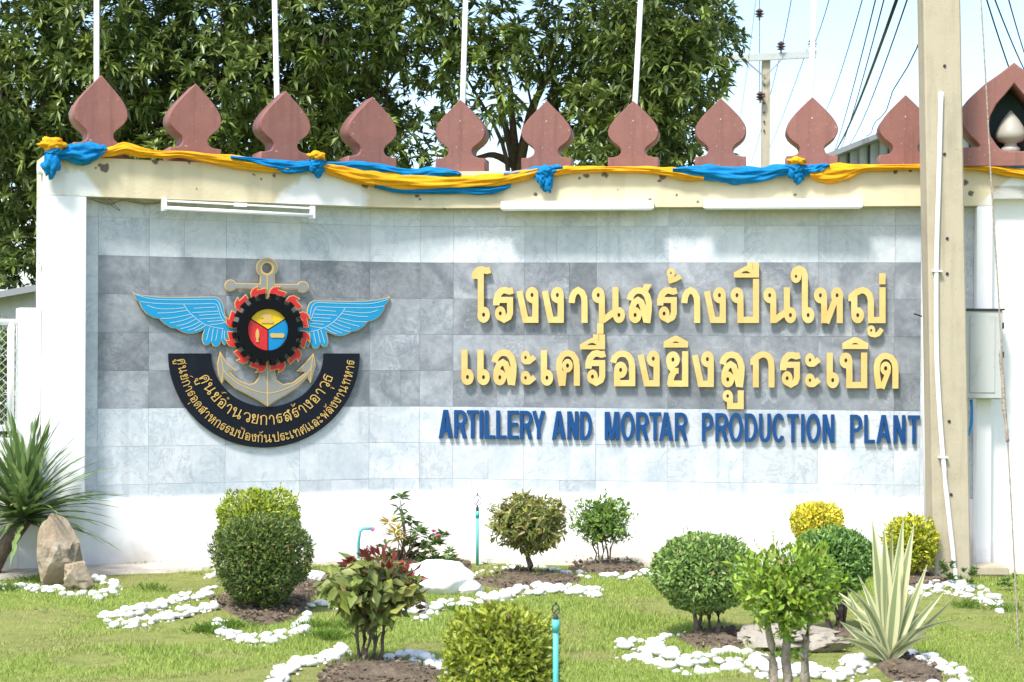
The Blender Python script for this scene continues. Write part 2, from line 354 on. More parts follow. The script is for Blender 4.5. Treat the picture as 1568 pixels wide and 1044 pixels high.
def contours(solids, holes=(), step=7.0, level=0.0, tol=.12):
    x0, x1, y0, y1 = extents(solids); pad = step * 2 + max(level, 0)
    gx = np.arange(x0 - pad + .137, x1 + pad, step); gy = np.arange(y0 - pad + .091, y1 + pad, step)
    X, Y = np.meshgrid(gx, gy); D = field(solids, holes, X, Y) - level + 1e-7
    ins = D < 0; code = ins[:-1, :-1] * 1 + ins[:-1, 1:] * 2 + ins[1:, 1:] * 4 + ins[1:, :-1] * 8
    TBL = {1: [(3, 0)], 2: [(0, 1)], 3: [(3, 1)], 4: [(1, 2)], 5: [(3, 2), (1, 0)], 6: [(0, 2)], 7: [(3, 2)], 8: [(2, 3)], 9: [(2, 0)], 10: [(0, 3), (2, 1)], 11: [(2, 1)], 12: [(1, 3)], 13: [(1, 0)], 14: [(0, 3)]}
    nxt = {}; pos = {}
    def edge(j, i, e):
        if e == 0: k = ('h', j, i)
        elif e == 2: k = ('h', j + 1, i)
        elif e == 1: k = ('v', j, i + 1)
        else: k = ('v', j, i)
        if k not in pos:
            if k[0] == 'h': a, b = D[k[1], k[2]], D[k[1], k[2] + 1]; pos[k] = (gx[k[2]] + step * a / (a - b), gy[k[1]])
            else: a, b = D[k[1], k[2]], D[k[1] + 1, k[2]]; pos[k] = (gx[k[2]], gy[k[1]] + step * a / (a - b))
        return k
    for j, i in zip(*np.nonzero((code > 0) & (code < 15))):
        for a, b in TBL[int(code[j, i])]: nxt[edge(j, i, a)] = edge(j, i, b)
    loops = []
    while nxt:
        k0 = next(iter(nxt)); k = k0; lp = []
        while k in nxt: lp.append(pos[k]); k = nxt.pop(k)
        lp = rdp(lp, step * tol)
        if len(lp) > 2: loops.append(lp)
    return loops
def rdp(lp, tol):
    p = np.array(lp); n = len(p)
    if n < 6: return lp
    def rec(a, b):
        if b - a < 2: return [a]
        v = p[b % n] - p[a]; L = np.hypot(*v) + 1e-12; q = p[a + 1:b]
        d = np.abs((q[:, 0] - p[a][0]) * v[1] - (q[:, 1] - p[a][1]) * v[0]) / L
        k = int(d.argmax())
        if d[k] < tol: return [a]
        return rec(a, a + 1 + k) + rec(a + 1 + k, b)
    h = int(((p - p[0]) ** 2).sum(1).argmax()); idx = rec(0, h)
    p2 = np.vstack([p, p[:1]]); 
    def rec2(a, b):
        if b - a < 2: return [a]
        v = p2[b] - p2[a]; L = np.hypot(*v) + 1e-12; q = p2[a + 1:b]
        d = np.abs((q[:, 0] - p2[a][0]) * v[1] - (q[:, 1] - p2[a][1]) * v[0]) / L
        k = int(d.argmax())
        if d[k] < tol: return [a]
        return rec2(a, a + 1 + k) + rec2(a + 1 + k, b)
    idx += rec2(h, n)
    return [tuple(p2[i]) for i in idx]
from mathutils.geometry import delaunay_2d_cdt
def plate_cdt(name, loops, m, parent, n0, n1):
    A = np.array([q for l in loops for q in l]); c = (A.min(0) + A.max(0)) / 2
    pts, eds = [], []
    for l in loops:
        o_ = len(pts); pts += [Vector((x - c[0], y - c[1])) for x, y in l]; eds += [(o_ + i, o_ + (i + 1) % len(l)) for i in range(len(l))]
    vo, eo, fo = delaunay_2d_cdt(pts, eds, [], 0, 1e-7)[:3]
    V2 = np.array([tuple(q) for q in vo]); T = np.array(fo); ce = V2[T].mean(1); ins = np.zeros(len(ce), bool)
    for l in loops:
        p = np.array(l) - c; q = np.roll(p, 1, 0)
        for (x1, y1), (x0, y0) in zip(p, q):
            if y0 == y1: continue
            cc = (y1 > ce[:, 1]) != (y0 > ce[:, 1]); ins ^= cc & (ce[:, 0] < (x0 - x1) * (ce[:, 1] - y1) / (y0 - y1) + x1)
    T = T[ins]; th = (n1 - n0) / 2; n = len(V2); ec = {}
    v = V2[T]; ar = (v[:, 1, 0] - v[:, 0, 0]) * (v[:, 2, 1] - v[:, 0, 1]) - (v[:, 2, 0] - v[:, 0, 0]) * (v[:, 1, 1] - v[:, 0, 1]); T[ar < 0] = T[ar < 0][:, ::-1]
    for t in T.tolist():
        for k in range(3):
            e = (t[k], t[(k + 1) % 3]); ec[e] = 1
    fs = [tuple(t) for t in T.tolist()] + [tuple(i + n for i in t[::-1]) for t in T.tolist()]
    fs += [(b_, a_, a_ + n, b_ + n) for (a_, b_) in ec if (b_, a_) not in ec]
    x, y, a = [float(q) for q in Cs(c[0])]; nn = (n0 + n1) / 2; ca, sa = math.cos(a), math.sin(a)
    vs_ = [(px * ca + th * s * sa, px * sa - th * s * ca, py) for s in (1, -1) for px, py in V2.tolist()]
    me = pydata(name, vs_, fs); o = link(name, me, m); loc = Vector((x + nn * sa, y - nn * ca, c[1])); o.location = loc
    if parent is not None: o.parent = parent; o.location = loc - wloc(parent)
    return o
def plate(name, loops, m, parent, n0, n1, s_ref, bev=.0015, todev=None):
    """loops in (s, z) metres -> flat solid standing n0..n1 off the wall plane that is tangent at s_ref"""
    if bev < .003: return plate_cdt(name, loops, m, parent, n0, n1)
    cu = bpy.data.curves.new(name, 'CURVE'); cu.dimensions = '2D'; cu.fill_mode = 'BOTH'
    A = np.array([q for l in loops for q in l]); c = (A.min(0) + A.max(0)) / 2
    for l in loops:
        sp = cu.splines.new('POLY'); sp.points.add(len(l) - 1); sp.use_cyclic_u = True
        sp.points.foreach_set('co', np.array([(x - c[0], y - c[1], 0, 1) for x, y in l], float).ravel())
    th = (n1 - n0) / 2; cu.extrude = max(th - bev, 1e-4); cu.bevel_depth = bev; cu.bevel_resolution = 0; cu.offset = -bev
    tmp = bpy.data.objects.new(name, cu)
    me = bpy.data.meshes.new_from_object(tmp); bpy.data.objects.remove(tmp); bpy.data.curves.remove(cu)
    me.materials.clear(); me.materials.append(m)
    x, y, a = [float(q) for q in Cs(c[0])]; nn = (n0 + n1) / 2
    mw = Matrix(((math.cos(a), 0, math.sin(a), x + nn * math.sin(a)), (math.sin(a), 0, -math.cos(a), y - nn * math.cos(a)), (0, 1, 0, c[1]), (0, 0, 0, 1)))
    me.transform(mw.to_3x3().to_4x4()); me.update()
    o = link(name, me); o.location = mw.translation
    if parent is not None: o.parent = parent; o.location = mw.translation - wloc(parent)
    return o
def px_loops(loops, n=0.0):
    """photograph pixels -> (s, z) on the wall at offset n"""
    out = []
    for l in loops:
        a = np.array(l); s, z = S(a[:, 0], a[:, 1], n); out.append(list(zip(s.tolist(), z.tolist())))
    return out

# ================================================================ the setting: ground, sky is the world
def gh(x, y):
    """height of the lawn"""
    n = mnoise.noise(Vector((x * .35, y * .35, 3.1))) * .05 + mnoise.noise(Vector((x * 1.3, y * 1.3, 9.1))) * .018
    k = max(0, min(1, (13.2 - y) / 1.5)); return n * k
xs = sorted(set([-300, -120, -60, -30, -15, -9] + [round(-7 + .2 * i, 3) for i in range(71)] + [9, 15, 30, 60, 120, 300]))
ys = sorted(set([-60, -20, -5, 2, 5] + [round(7 + .2 * i, 3) for i in range(50)] + [19, 22, 30, 50, 90, 160, 400, 900]))
gv = [(x, y, gh(x, y) if 6 < y < 14 and abs(x) < 8 else 0) for y in ys for x in xs]; nx = len(xs)
gf = [(j * nx + i, j * nx + i + 1, (j + 1) * nx + i + 1, (j + 1) * nx + i) for j in range(len(ys) - 1) for i in range(nx - 1)]
tag(link('lawn', pydata('lawn', gv, gf, True), M['lawn']), kind='structure')
# concrete strip along the foot of the wall, broken at its front edge
sv, sf = [], []
for i in range(91):
    s = -3.9 + i * .1; e = .34 + .07 * mnoise.noise(Vector((s * 1.7, 0, 0))) + .03 * mnoise.noise(Vector((s * 7, 4, 0)))
    for n, z in ((-.02, .045), (e, .035), (e + .03, -.05)): sv.append(W(s, z, n))
for i in range(90):
    a = i * 3; sf += [(a, a + 1, a + 4, a + 3), (a + 1, a + 2, a + 5, a + 4)]
sf = [f[::-1] for f in sf]
tag(link('concrete_path', pydata('path', sv, sf), M['path']), kind='structure')

# ================================================================ the sign wall
ZC = 2.905; ZT = 3.205; ZB = .555
wall = thing('sign_wall', 'long angled white sign wall faced with grey marble tiles under a cream capping beam', 'wall')
def Sx(px, n=0.0): return float(S(px, 500.0, n)[0])
sl, sr_ = Sx(127), Sx(1491)
v, f = wallbox(Sx(68) + .01, Sx(1720), 0, ZT - .01, -.26, -.03, 120); part('wall_core', v, f, M['mortar'], wall)
v, f = wallbox(sl, sr_, 0, ZB, -.03, .02, 80); part('plinth', v, f, M['white'], wall)
pc = Sx(66, .16); 
v, f = wallbox(pc, sl - .0, 0, ZC, -.28, .16, 2); bevel(part('column', v, f, M['white'], wall), .006)
v, f = wallbox(sr_, Sx(1519, .16), 0, ZC - .0, -.03, .16, 2); bevel(part('column', v, f, M['white'], wall), .006)
# plain recessed panel to the right of the column
v, f = wallbox(Sx(1519, .16) + .002, Sx(1720), 0, 3.06, -.03, .05, 8); part('side_panel', v, f, M['white'], wall)

# capping beam: a fine sheet so that old cream paint, white patches and flakes have their own outlines
PATCH = [[(60, 250), (88, 238), (100, 262), (128, 262), (158, 302), (60, 302)], [(415, 320), (432, 296), (462, 272), (488, 254), (506, 258), (540, 276), (565, 300), (560, 325)]]
BLOB = [(152, 252, 3), (160, 257, 7), (237, 246, 6), (145, 257, 3), (290, 250, 3), (301, 288, 2), (559, 285, 4), (640, 300, 4), (642, 305, 3), (388, 267, 2), (400, 274, 2), (420, 268, 2),
        (899, 268, 4), (927, 268, 5), (886, 273, 2), (1014, 271, 6), (1010, 276, 3), (820, 298, 3), (946, 290, 2), (996, 305, 2), (1218, 298, 3), (1372, 261, 4), (1394, 262, 4), (1380, 259, 2), (1477, 279, 4), (1487, 296, 4), (1068, 310, 1.5), (680, 318, 2), (1035, 300, 2)]
def cap_paint(p):
    # p world -> pixel of this real point as seen from the recorded spot, used once to place the stains measured there
    xx, yy, zz = p; a, b = xx / yy, (zz - HC) / yy; u = a * cr + b * sr; v_ = -a * sr + b * cr
    return CX + u * F, HY - v_ * F
NS, NZ = 1500, 44
s0, s1 = pc, Sx(1720)
ss = np.linspace(s0, s1, NS); cv, cf, colr = [], [], []
prof = [(-.28, ZC), (.10, ZC), (.16, ZC)] + [(.16, ZC + (ZT - ZC) * k / NZ) for k in range(1, NZ + 1)] + [(-.28, ZT)]
for s in ss:
    for n, z in prof:
        zz = z
        if z < ZC + .05 and s > Sx(1519, .16): zz = max(z, 3.06)
        cv.append(W(s, zz, n))
m_ = len(prof)
for i in range(NS - 1):
    for k in range(m_): cf.append((i * m_ + k, i * m_ + (k + 1) % m_, (i + 1) * m_ + (k + 1) % m_, (i + 1) * m_ + k))
cf.append(tuple(range(m_))[::-1]); cf.append(tuple(range((NS - 1) * m_, NS * m_)))
cf = [q[::-1] for q in cf]
A = np.array([np.asarray(q, float) for q in cv]); a_, b_ = A[:, 0] / A[:, 1], (A[:, 2] - HC) / A[:, 1]
PX = CX + (a_ * cr + b_ * sr) * F; PY = HY - (-a_ * sr + b_ * cr) * F
nz1 = np.array([mnoise.noise(Vector(q) * 9) for q in A]); nz2 = np.array([mnoise.noise(Vector(q) * 28) for q in A]); nz3 = np.array([mnoise.noise(Vector(q) * 1.7) for q in A])
cream = np.array((.62, .54, .36)); white = np.array((.78, .78, .76)); base = np.repeat(cream[None], len(A), 0) * (1 + .05 * nz1[:, None] + .10 * nz3[:, None])
front = np.tile([k > 0 for k in range(m_)], NS)
dpatch = np.full(len(A), 1e9)
for pl in PATCH: dpatch = np.minimum(dpatch, sd_poly(pl, PX + nz1 * 6 + nz2 * 3, PY + nz2 * 5))
wcol = np.clip(.5 - dpatch / 8, 0, 1) * .92
diag = np.clip((PX - 1495) / 30, 0, 1) * np.clip((PY - (316 - (PX - 1490) * .8)) / 5, 0, 1); wcol = np.maximum(wcol, diag)
lowfade = np.clip(.5 + (PY - 318 + nz1 * 5) / 5, 0, 1) * (PX > 640) * .0; wcol = np.maximum(wcol, lowfade)
base = base * (1 - wcol[:, None]) + white * wcol[:, None]
for bx, by, br in BLOB:
    d = np.hypot((PX - bx) * .9, PY - by) + nz2 * 3.5 + nz1 * 2 - br * .85; k = np.clip(.5 - d / .9, 0, 1) * .9
    base = base * (1 - k[:, None]) + np.array((.085, .055, .06)) * k[:, None]
streak = np.array([mnoise.noise(Vector((q[0] * 9, q[1] * 9, q[2] * .8))) for q in A]); k = np.clip((streak - .15) * 1.2, 0, .3); base = base * (1 - k[:, None] * .6) + np.array((.34, .27, .16)) * k[:, None] * .6
cap = part('cap_beam', cv, cf, M['cap'], wall)
at = cap.data.color_attributes.new('paint', 'FLOAT_COLOR', 'POINT'); at.data.foreach_set('color', np.hstack([base, np.ones((len(base), 1))]).ravel())

# marble tiles, one object each
rows = [ZB, .66, .96, 1.26, 1.56, 1.86, 2.16, 2.46, 2.76, ZC]
colpx = [127, 150, 228, 346, 460, 566, 643, 694, 803, 913, 1023, 1139, 1253, 1370, 1409.5, 1490]
cs = [Sx(q) for q in colpx]; cs[0] = sl + .001; cs[-1] = sr_ - .001
tr_ = random.Random(5)
for r in range(len(rows) - 1):
    for c in range(len(cs) - 1):
        darkt = 3 <= r < 7 and 1 <= c <= 13
        cuts = [cs[c], cs[c + 1]]
        if cs[c + 1] - cs[c] > .4 and tr_.random() < .28: cuts.insert(1, cs[c] + (cs[c + 1] - cs[c]) * tr_.choice([.5, .45, .62]))
        for a, b in zip(cuts, cuts[1:]):
            j = tr_.uniform(-.0012, .0012); g = .0009
            v, f = wallbox(a + g, b - g, rows[r] + g, rows[r + 1] - g, -.028, j, 4 if abs((a + b) / 2) < .7 else 1)
            part('marble_tile', v, f, M['tile_dark' if darkt else 'tile_light'], wall)
v, f = wallbox(sl + .002, sr_ - .002, ZB, ZC, -.0275, -.005, 80); part('mortar_bed', v, f, M['mortar'], wall)

# spade shaped finials
HALF = [(0, 305), (26, 279), (52, 252), (76, 226), (92, 205), (104, 186), (111, 168), (113, 150), (110, 136), (102, 121), (89, 107), (74, 95), (62, 85), (55, 74), (54, 62), (58, 51), (67, 42), (82, 37), (98, 35), (112, 34.9), (112.5, 0)]
def spade(cx_, top, zb, hw=.207, n0=-.16, n1=.12, name='spade_finial', H=305, half=HALF):
    s_c = Sx(cx_, n1); kx = hw / 112.5; kz = (top - zb) / H
    lp = [(s_c + x * kx, zb + y * kz) for x, y in half] + [(s_c - x * kx, zb + y * kz) for x, y in half[::-1][:-1]]
    return lp, s_c
for cx_, ty in ((153, 118), (298, 131), (436, 142), (569, 151), (703, 155), (835, 157), (968, 157), (1102, 153), (1242, 151), (1385, 148)):
    s_, zt = S(float(cx_), float(ty), .0)
    lp, s_c = spade(cx_, float(zt), ZT + .05); lp = [(x, z if z > ZT + .0501 else ZT - .005) for x, z in lp]
    plate('spade_finial', [lp], M['terra'], wall, -.16, .12, s_c, bev=.006)
# the large finial with a niche and a lotus lamp, to the right of the pole
s_, zt = S(1552., 103., .0); sc_ = Sx(1549., .2); hw = .40
BIG = [(0, 330), (30, 296), (64, 262), (92, 225), (108, 195), (114, 165), (113, 145), (106, 118), (94, 96), (82, 80), (74, 68), (76, 62), (112.5, 61), (113, 0)]
kz = (float(zt) - ZT) / 330; kx = hw / 113
lp = [(sc_ + x * kx, ZT + y * kz) for x, y in BIG] + [(sc_ - x * kx, ZT + y * kz) for x, y in BIG[::-1][:-1]]
NICHE = [(x * 1.12, 48 + (y - 74) * 1.32) for x, y in [(0, 236), (16, 212), (34, 188), (46, 160), (50, 136), (46, 112), (34, 90), (22, 74), (-22, 74), (-34, 90), (-46, 112), (-50, 136), (-46, 160), (-34, 188), (-16, 212)]]
nl = [(sc_ + x * kx * .98, ZT + y * kz) for x, y in NICHE]
big = plate('niche_finial', [lp, nl], M['terra'], wall, -.05, .26, sc_, bev=.008); big['label'] = 'large terracotta finial with a dark niche holding a pale lotus lamp'
nb = plate('niche_back', [[(sc_ + x * kx * 1.15, ZT + 155 * kz + (y - 155) * kz * 1.08) for x, y in NICHE]], M['niche'], None, -.075, -.055, sc_, bev=.001)
nb.parent = big; nb.location = Vector(nb.location) - wloc(big)
bc = W(sc_, ZT + .13, .10)
prf = [(.05, -.02), (.075, 0), (.075, .03), (.05, .05), (.05, .07), (.095, .085), (.12, .115), (.118, .15), (.10, .20), (.07, .25), (.04, .29), (.008, .33)]
v, f = lathe(bc, prf, 18)
lo = part('lotus_lamp', v, f, mat('lamp_shell', (.36, .34, .29), .5), None, True); lo.parent = big; lo.location = Vector(lo.location) - wloc(big)

# ================================================================ lettering
def Lk_(*p, w=80): return ('L', list(p), w)
def E_(cx, cy, rx, ry): return ('E', cx, cy, rx, ry)
WAVE = [(42, 232), (45, 310), (66, 378), (112, 428), (160, 436), (215, 418), (265, 432)]
LC = [(40, 305), (62, 378), (110, 424), (168, 434), (228, 418), (272, 360), (296, 270), (290, 150), (272, 0)]
def ring(cx, cy, rx=84, ry=105, hx=20, hy=29): return ('R', cx, cy, rx, ry, hx, hy)
GL = {
 'ร': [('W', WAVE, 86), ('L', [(30, 305), (225, 305), (225, 130), (205, 75), (145, 42), (85, 75), (65, 120)], 80), ring(95, 125, 71, 95, 20, 27)],
 'ง': [('L', [(30, 425), (110, 41), (242, 41), (242, 370)], 82), ring(198, 370, 85, 107)],
 'า': [('L', [(42, 265), (50, 345), (78, 405), (128, 436), (178, 405), (207, 345), (213, 270), (213, 0)], 82)],
 'น': [ring(86, 370), ('L', [(134, 370), (134, 0)], 80), ('L', [(150, 36), (300, 148)], 84), ('L', [(315, 475), (315, 110)], 80), ring(362, 105, 80, 106)],
 'ล': [('L', LC, 84), ('L', [(64, 110), (70, 200), (102, 275), (150, 306), (192, 280), (222, 190), (262, 10)], 80), ring(112, 104, 84, 106)],
 'ป': [ring(82, 370), ('L', [(128, 370), (128, 42), (335, 42), (335, 588)], 82)],
 'บ': [ring(82, 370), ('L', [(128, 370), (128, 42), (325, 42), (325, 475)], 82)],
 'โ': [('L', [(38, 585), (42, 655), (88, 706), (130, 712), (195, 690), (243, 704)], 84), ('L', [(115, 690), (115, 110)], 80), ring(153, 107, 83, 107)],
 'เ': [('L', [(42, 472), (42, 110)], 82), ring(82, 105, 83, 106)],
 'ใ': [('L', [(36, 640), (58, 700), (112, 724), (165, 700), (188, 636), (188, 110)], 80), ring(70, 622, 70, 88, 16, 22), ring(232, 105, 83, 107)],
 'ห': [ring(86, 370, 86, 107), ('L', [(136, 370), (136, 0)], 80), ('L', [(165, 0), (290, 330)], 80), ring(308, 370, 82, 107), ('L', [(344, 330), (344, 0)], 82)],
 'ญ': [('L', [(38, 292), (40, 355), (95, 402), (150, 432), (190, 440), (240, 422), (280, 372), (297, 300), (297, 41), (452, 41), (452, 478)], 82), ('L', [(76, 370), (76, 110)], 82), ring(122, 105, 84, 107), ring(302, -96, 54, 66, 14, 19), ('L', [(272, -118), (300, -148), (350, -160), (400, -142), (446, -76)], 62)],
 'อ': [('L', [(38, 314), (58, 380), (106, 424), (166, 434), (228, 416), (276, 352), (292, 275), (292, 41), (90, 41), (90, 200)], 82), ring(138, 217, 86, 110)],
 'ค': [('L', [(80, 0), (58, 150), (42, 250), (50, 345), (96, 415), (160, 437), (225, 415), (268, 350), (281, 270), (281, 0)], 80), ring(157, 268, 70, 90, 21, 29), ('L', [(112, 200), (92, 0)], 70)],
 'ด': [('L', [(75, 0), (46, 190), (42, 290), (62, 370), (112, 425), (170, 437), (235, 412), (278, 350), (292, 270), (292, 0)], 80), ring(162, 268, 71, 90, 23, 30), ('L', [(200, 235), (112, 0)], 66)],
 'ก': [('L', [(36, 300), (38, 362), (88, 408), (150, 440), (182, 441), (232, 420), (268, 368), (279, 290), (279, 0)], 80), ('L', [(70, 370), (70, 0)], 80)],
 'ย': [ring(105, 362, 92, 108), ('L', [(50, 345), (70, 262), (112, 212), (180, 212)], 76), ('L', [(125, 215), (82, 130), (68, 41), (268, 41), (268, 472)], 82)],
 'ะ': [ring(65, 372, 64, 90, 17, 24), ('L', [(55, 318), (110, 318), (186, 382)], 74), ring(65, 102, 64, 90, 17, 24), ('L', [(55, 48), (110, 48), (186, 112)], 74)],
 'ู': [ring(68, -118, 68, 80, 18, 25), ('L', [(100, -118), (100, -252), (242, -252), (242, -43)], 80)],
 'ว': [('L', [(38, 314), (58, 380), (106, 424), (166, 434), (228, 416), (276, 352), (292, 275), (292, 120)], 80), ring(252, 105, 83, 106)],
 'ธ': [('W', WAVE, 86), ('L', [(42, 232), (60, 300), (225, 300), (225, 41), (60, 41), (60, 190)], 80)],
 'ม': [ring(84, 370), ('L', [(132, 370), (132, 110)], 80), ring(95, 105), ('L', [(120, 60), (320, 60)], 80), ('L', [(320, 475), (320, 0)], 80)],
 'ท': [ring(84, 370), ('L', [(132, 370), (132, 0)], 80), ('L', [(140, 290), (195, 400), (250, 436), (298, 400), (312, 300), (312, 0)], 80)],
 'พ': [ring(84, 370), ('L', [(120, 370), (145, 30), (225, 330), (305, 30), (330, 475)], 74)],
 'ุ': [ring(215, -110, 50, 55, 12, 16), ('L', [(235, -110), (235, -250)], 66)],
 '์': [ring(210, 590, 50, 55, 12, 16), ('L', [(235, 620), (262, 690), (330, 720)], 50)],
 'ั': [ring(120, 585, 50, 55, 12, 16), ('L', [(120, 545), (200, 550), (270, 620), (285, 660)], 56)],
 'ํ': [ring(225, 590, 55, 60, 12, 16)],
 '่': [('L', [(280, 530), (280, 680)], 70)],
 '้': [ring(150, 650, 50, 55, 12, 16), ('L', [(130, 560), (200, 570), (290, 650)], 56)],
}
GL['ส'] = GL['ล'] + [('P', [(205, 440), (232, 520), (336, 515), (290, 430), (260, 380)])]
GL['ศ'] = GL['ค'] + [('L', [(215, 415), (255, 440), (325, 530)], 62)]
GL['ต'] = GL['ด']
SARA = [('P', [(0, 605), (335, 605), (335, 805), (256, 805), (256, 712), (250, 712), (250, 805), (176, 805), (176, 758), (145, 750), (0, 672)])]
ADV = {'ร': 275, 'ง': 290, 'า': 262, 'น': 440, 'ล': 340, 'ส': 345, 'ป': 385, 'บ': 370, 'เ': 170, 'ห': 400, 'อ': 340, 'ค': 330, 'ศ': 340, 'ด': 340, 'ต': 340, 'ก': 325, 'ย': 315, 'ะ': 220, 'ว': 305, 'ธ': 275, 'ม': 365, 'ท': 355, 'พ': 375}
def solids_of(ch, wf=1.0, d=0.0):
    so, ho = [], []
    for q in GL[ch]:
        if q[0] in 'LW': so.append(('L', q[1], q[2] * wf))
        elif q[0] == 'P': so.append(q)
        else:
            so.append(('E', q[1], q[2], q[3] - d, q[4] - d)); ho.append(('E', q[1], q[2], q[5] + d * 1.1, q[6] + d * 1.3))
    return so, ho
def put(loops, x0, base, k): return [[(x0 + x * k, base - y * k) for x, y in l] for l in loops]
gold = thing('gold_sign_lettering', 'two lines of raised gold Thai letters fixed to the dark grey marble band', 'sign lettering', WP(1040, 500))
K = 1 / 8.7
def gletter(so, ho, x0, base, k=K, step=7):
    lp = put(contours(so, ho, step), x0, base, k); lp = px_loops(lp, .05)
    plate('letter', lp, M['gold'], gold, .022, .055, lp[0][0][0], bev=.0025)
L1 = [('โ', 723), ('ร', 755.2), ('ง', 792), ('ง', 830.8), ('า', 870.6), ('น', 906.2), ('ส', 959.7), ('ร', 1006), ('า', 1043), ('ง', 1078.9), ('ป', 1119.1), ('น', 1168.7), ('ใ', 1210.8), ('ห', 1246.3), ('ญ', 1299.3)]
for ch, x in L1: gletter(*solids_of(ch), x, 494.1 + (x - 760) * .001)
L2 = [('เ', 706.5), ('เ', 731), ('ล', 752.5), ('ะ', 797.3), ('เ', 828.1), ('ค', 851), ('ร', 896.3), ('อ', 934.5), ('ง', 977.6), ('ย', 1018.4), ('ง', 1060.5), ('ล', 1101.5), ('ู', 1106.4), ('ก', 1149.3), ('ร', 1194.4), ('ะ', 1232.8), ('เ', 1265.7), ('บ', 1285.8), ('ด', 1337.5)]
for ch, x in L2: gletter(*solids_of(ch), x, 589.7 + (x - 760) * .0087)
gletter([('E', 55, 665, 56, 70), ('L', [(20, 552), (70, 566), (115, 582), (186, 622)], 66), ('L', [(42, 640), (38, 568)], 50)], [('E', 55, 665, 13, 18)], 1021.1, 494.2)
HOLE = [('P', [(92, 660), (125, 685), (160, 694), (190, 685), (230, 660)])]
gletter(SARA, HOLE, 1123.7, 494.3)
gletter(SARA, HOLE, 888, 591 + 13.3)
gletter([('P', [(0, 0), (85, 0), (85, 148), (0, 148)])], [], 1346.2, 435.2)
gletter([('P', [(0, 0), (85, 0), (85, 142), (0, 142)])], [], 914.4, 511)
for x0, wd, bs in ((1016.1, 326, 592.0), (1289.8, 344, 594.2)):
    q = wd / 344
    gletter([('P', [(0, 522), (wd, 522), (wd, 600), (192 * q, 678), (176 * q, 682), (150 * q, 678), (0, 600)])], [('P', [(118 * q, 583), (140 * q, 596), (170 * q, 604), (200 * q, 596), (224 * q, 583)])], x0, bs)

blue = thing('blue_sign_lettering', 'raised blue capital letters reading ARTILLERY AND MORTAR PRODUCTION PLANT below the gold lettering', 'sign lettering', WP(1040, 655))
def latin(ch, W_):
    w_ = 12.3; h = w_ / 2
    def arc(cx, cy, rx, ry, a0, a1, n=14): return [(cx + rx * math.cos(R(a0 + (a1 - a0) * i / n)), cy + ry * math.sin(R(a0 + (a1 - a0) * i / n))) for i in range(n + 1)]
    bowl = lambda y0, y1: ('L', [(h, y1 - h), (W_ * .5, y1 - h)] + arc(W_ * .5, (y0 + y1) / 2, W_ * .5 - h, (y1 - y0) / 2 - h, 80, -80, 10) + [(W_ * .5, y0 + h), (h, y0 + h)], w_)
    stem = lambda x: ('L', [(x, 0), (x, 100)], w_)
    if ch == 'A': return [('P', [(0, 0), (W_ / 2 - 7.5, 100), (W_ / 2 + 7.5, 100), (W_, 0), (W_ - 13.5, 0), (W_ - 18, 22), (18, 22), (13.5, 0)])], [('P', [(21.2, 35), (W_ / 2, 82), (W_ - 21.2, 35)])]
    if ch == 'R': return [stem(h), bowl(43, 100), ('L', [(W_ * .42, 46), (W_ * .62, 40), (W_ - 7, 0)], w_ + 1)], []
    if ch == 'P': return [stem(h), bowl(39, 100)], []
    if ch == 'T': return [('L', [(0, 100 - h), (W_, 100 - h)], w_), ('L', [(W_ / 2, 0), (W_ / 2, 100)], w_)], []
    if ch == 'I': return [('L', [(W_ / 2, 0), (W_ / 2, 100)], w_)], []
    if ch == 'L': return [('L', [(h, 100), (h, h), (W_, h)], w_)], []
    if ch == 'E': return [stem(h), ('L', [(0, h), (W_, h)], w_), ('L', [(0, 100 - h), (W_, 100 - h)], w_), ('L', [(0, 52), (W_ - 3, 52)], w_)], []
    if ch == 'Y': return [('L', [(7, 100), (W_ / 2, 40)], w_ + 1), ('L', [(W_ - 7, 100), (W_ / 2, 40)], w_ + 1), ('L', [(W_ / 2, 0), (W_ / 2, 44)], w_)], []
    if ch == 'N': return [stem(h), stem(W_ - h), ('P', [(1, 100), (15, 100), (W_ - 1, 0), (W_ - 15, 0)])], []
    if ch == 'M': return [stem(h), stem(W_ - h), ('P', [(2, 100), (17, 100), (W_ / 2, 26), (W_ - 17, 100), (W_ - 2, 100), (W_ / 2 + 6.5, 0), (W_ / 2 - 6.5, 0)])], []
    if ch == 'D': return [stem(h), ('L', [(h, 100 - h), (W_ * .42, 100 - h)] + arc(W_ * .42, 50, W_ * .58 - h, 50 - h, 85, -85, 16) + [(W_ * .42, h), (h, h)], w_)], []
    if ch == 'O': return [('L', arc(W_ / 2, 50, W_ / 2 - h, 51.5 - h, 0, 360, 30), w_)], []
    if ch == 'C': return [('L', arc(W_ / 2, 50, W_ / 2 - h, 51.5 - h, 38, 322, 26), w_)], []
    if ch == 'U': return [('L', [(h, 100), (h, 34)] + arc(W_ / 2, 34, W_ / 2 - h, 35 - h, 180, 360, 14)[1:] + [(W_ - h, 100)], w_)], []
q = lambda a, b: (660 + a / 4.126, 660 + b / 4.126); q2 = lambda a, b: (1040 + a / 4.126, 1040 + b / 4.126)
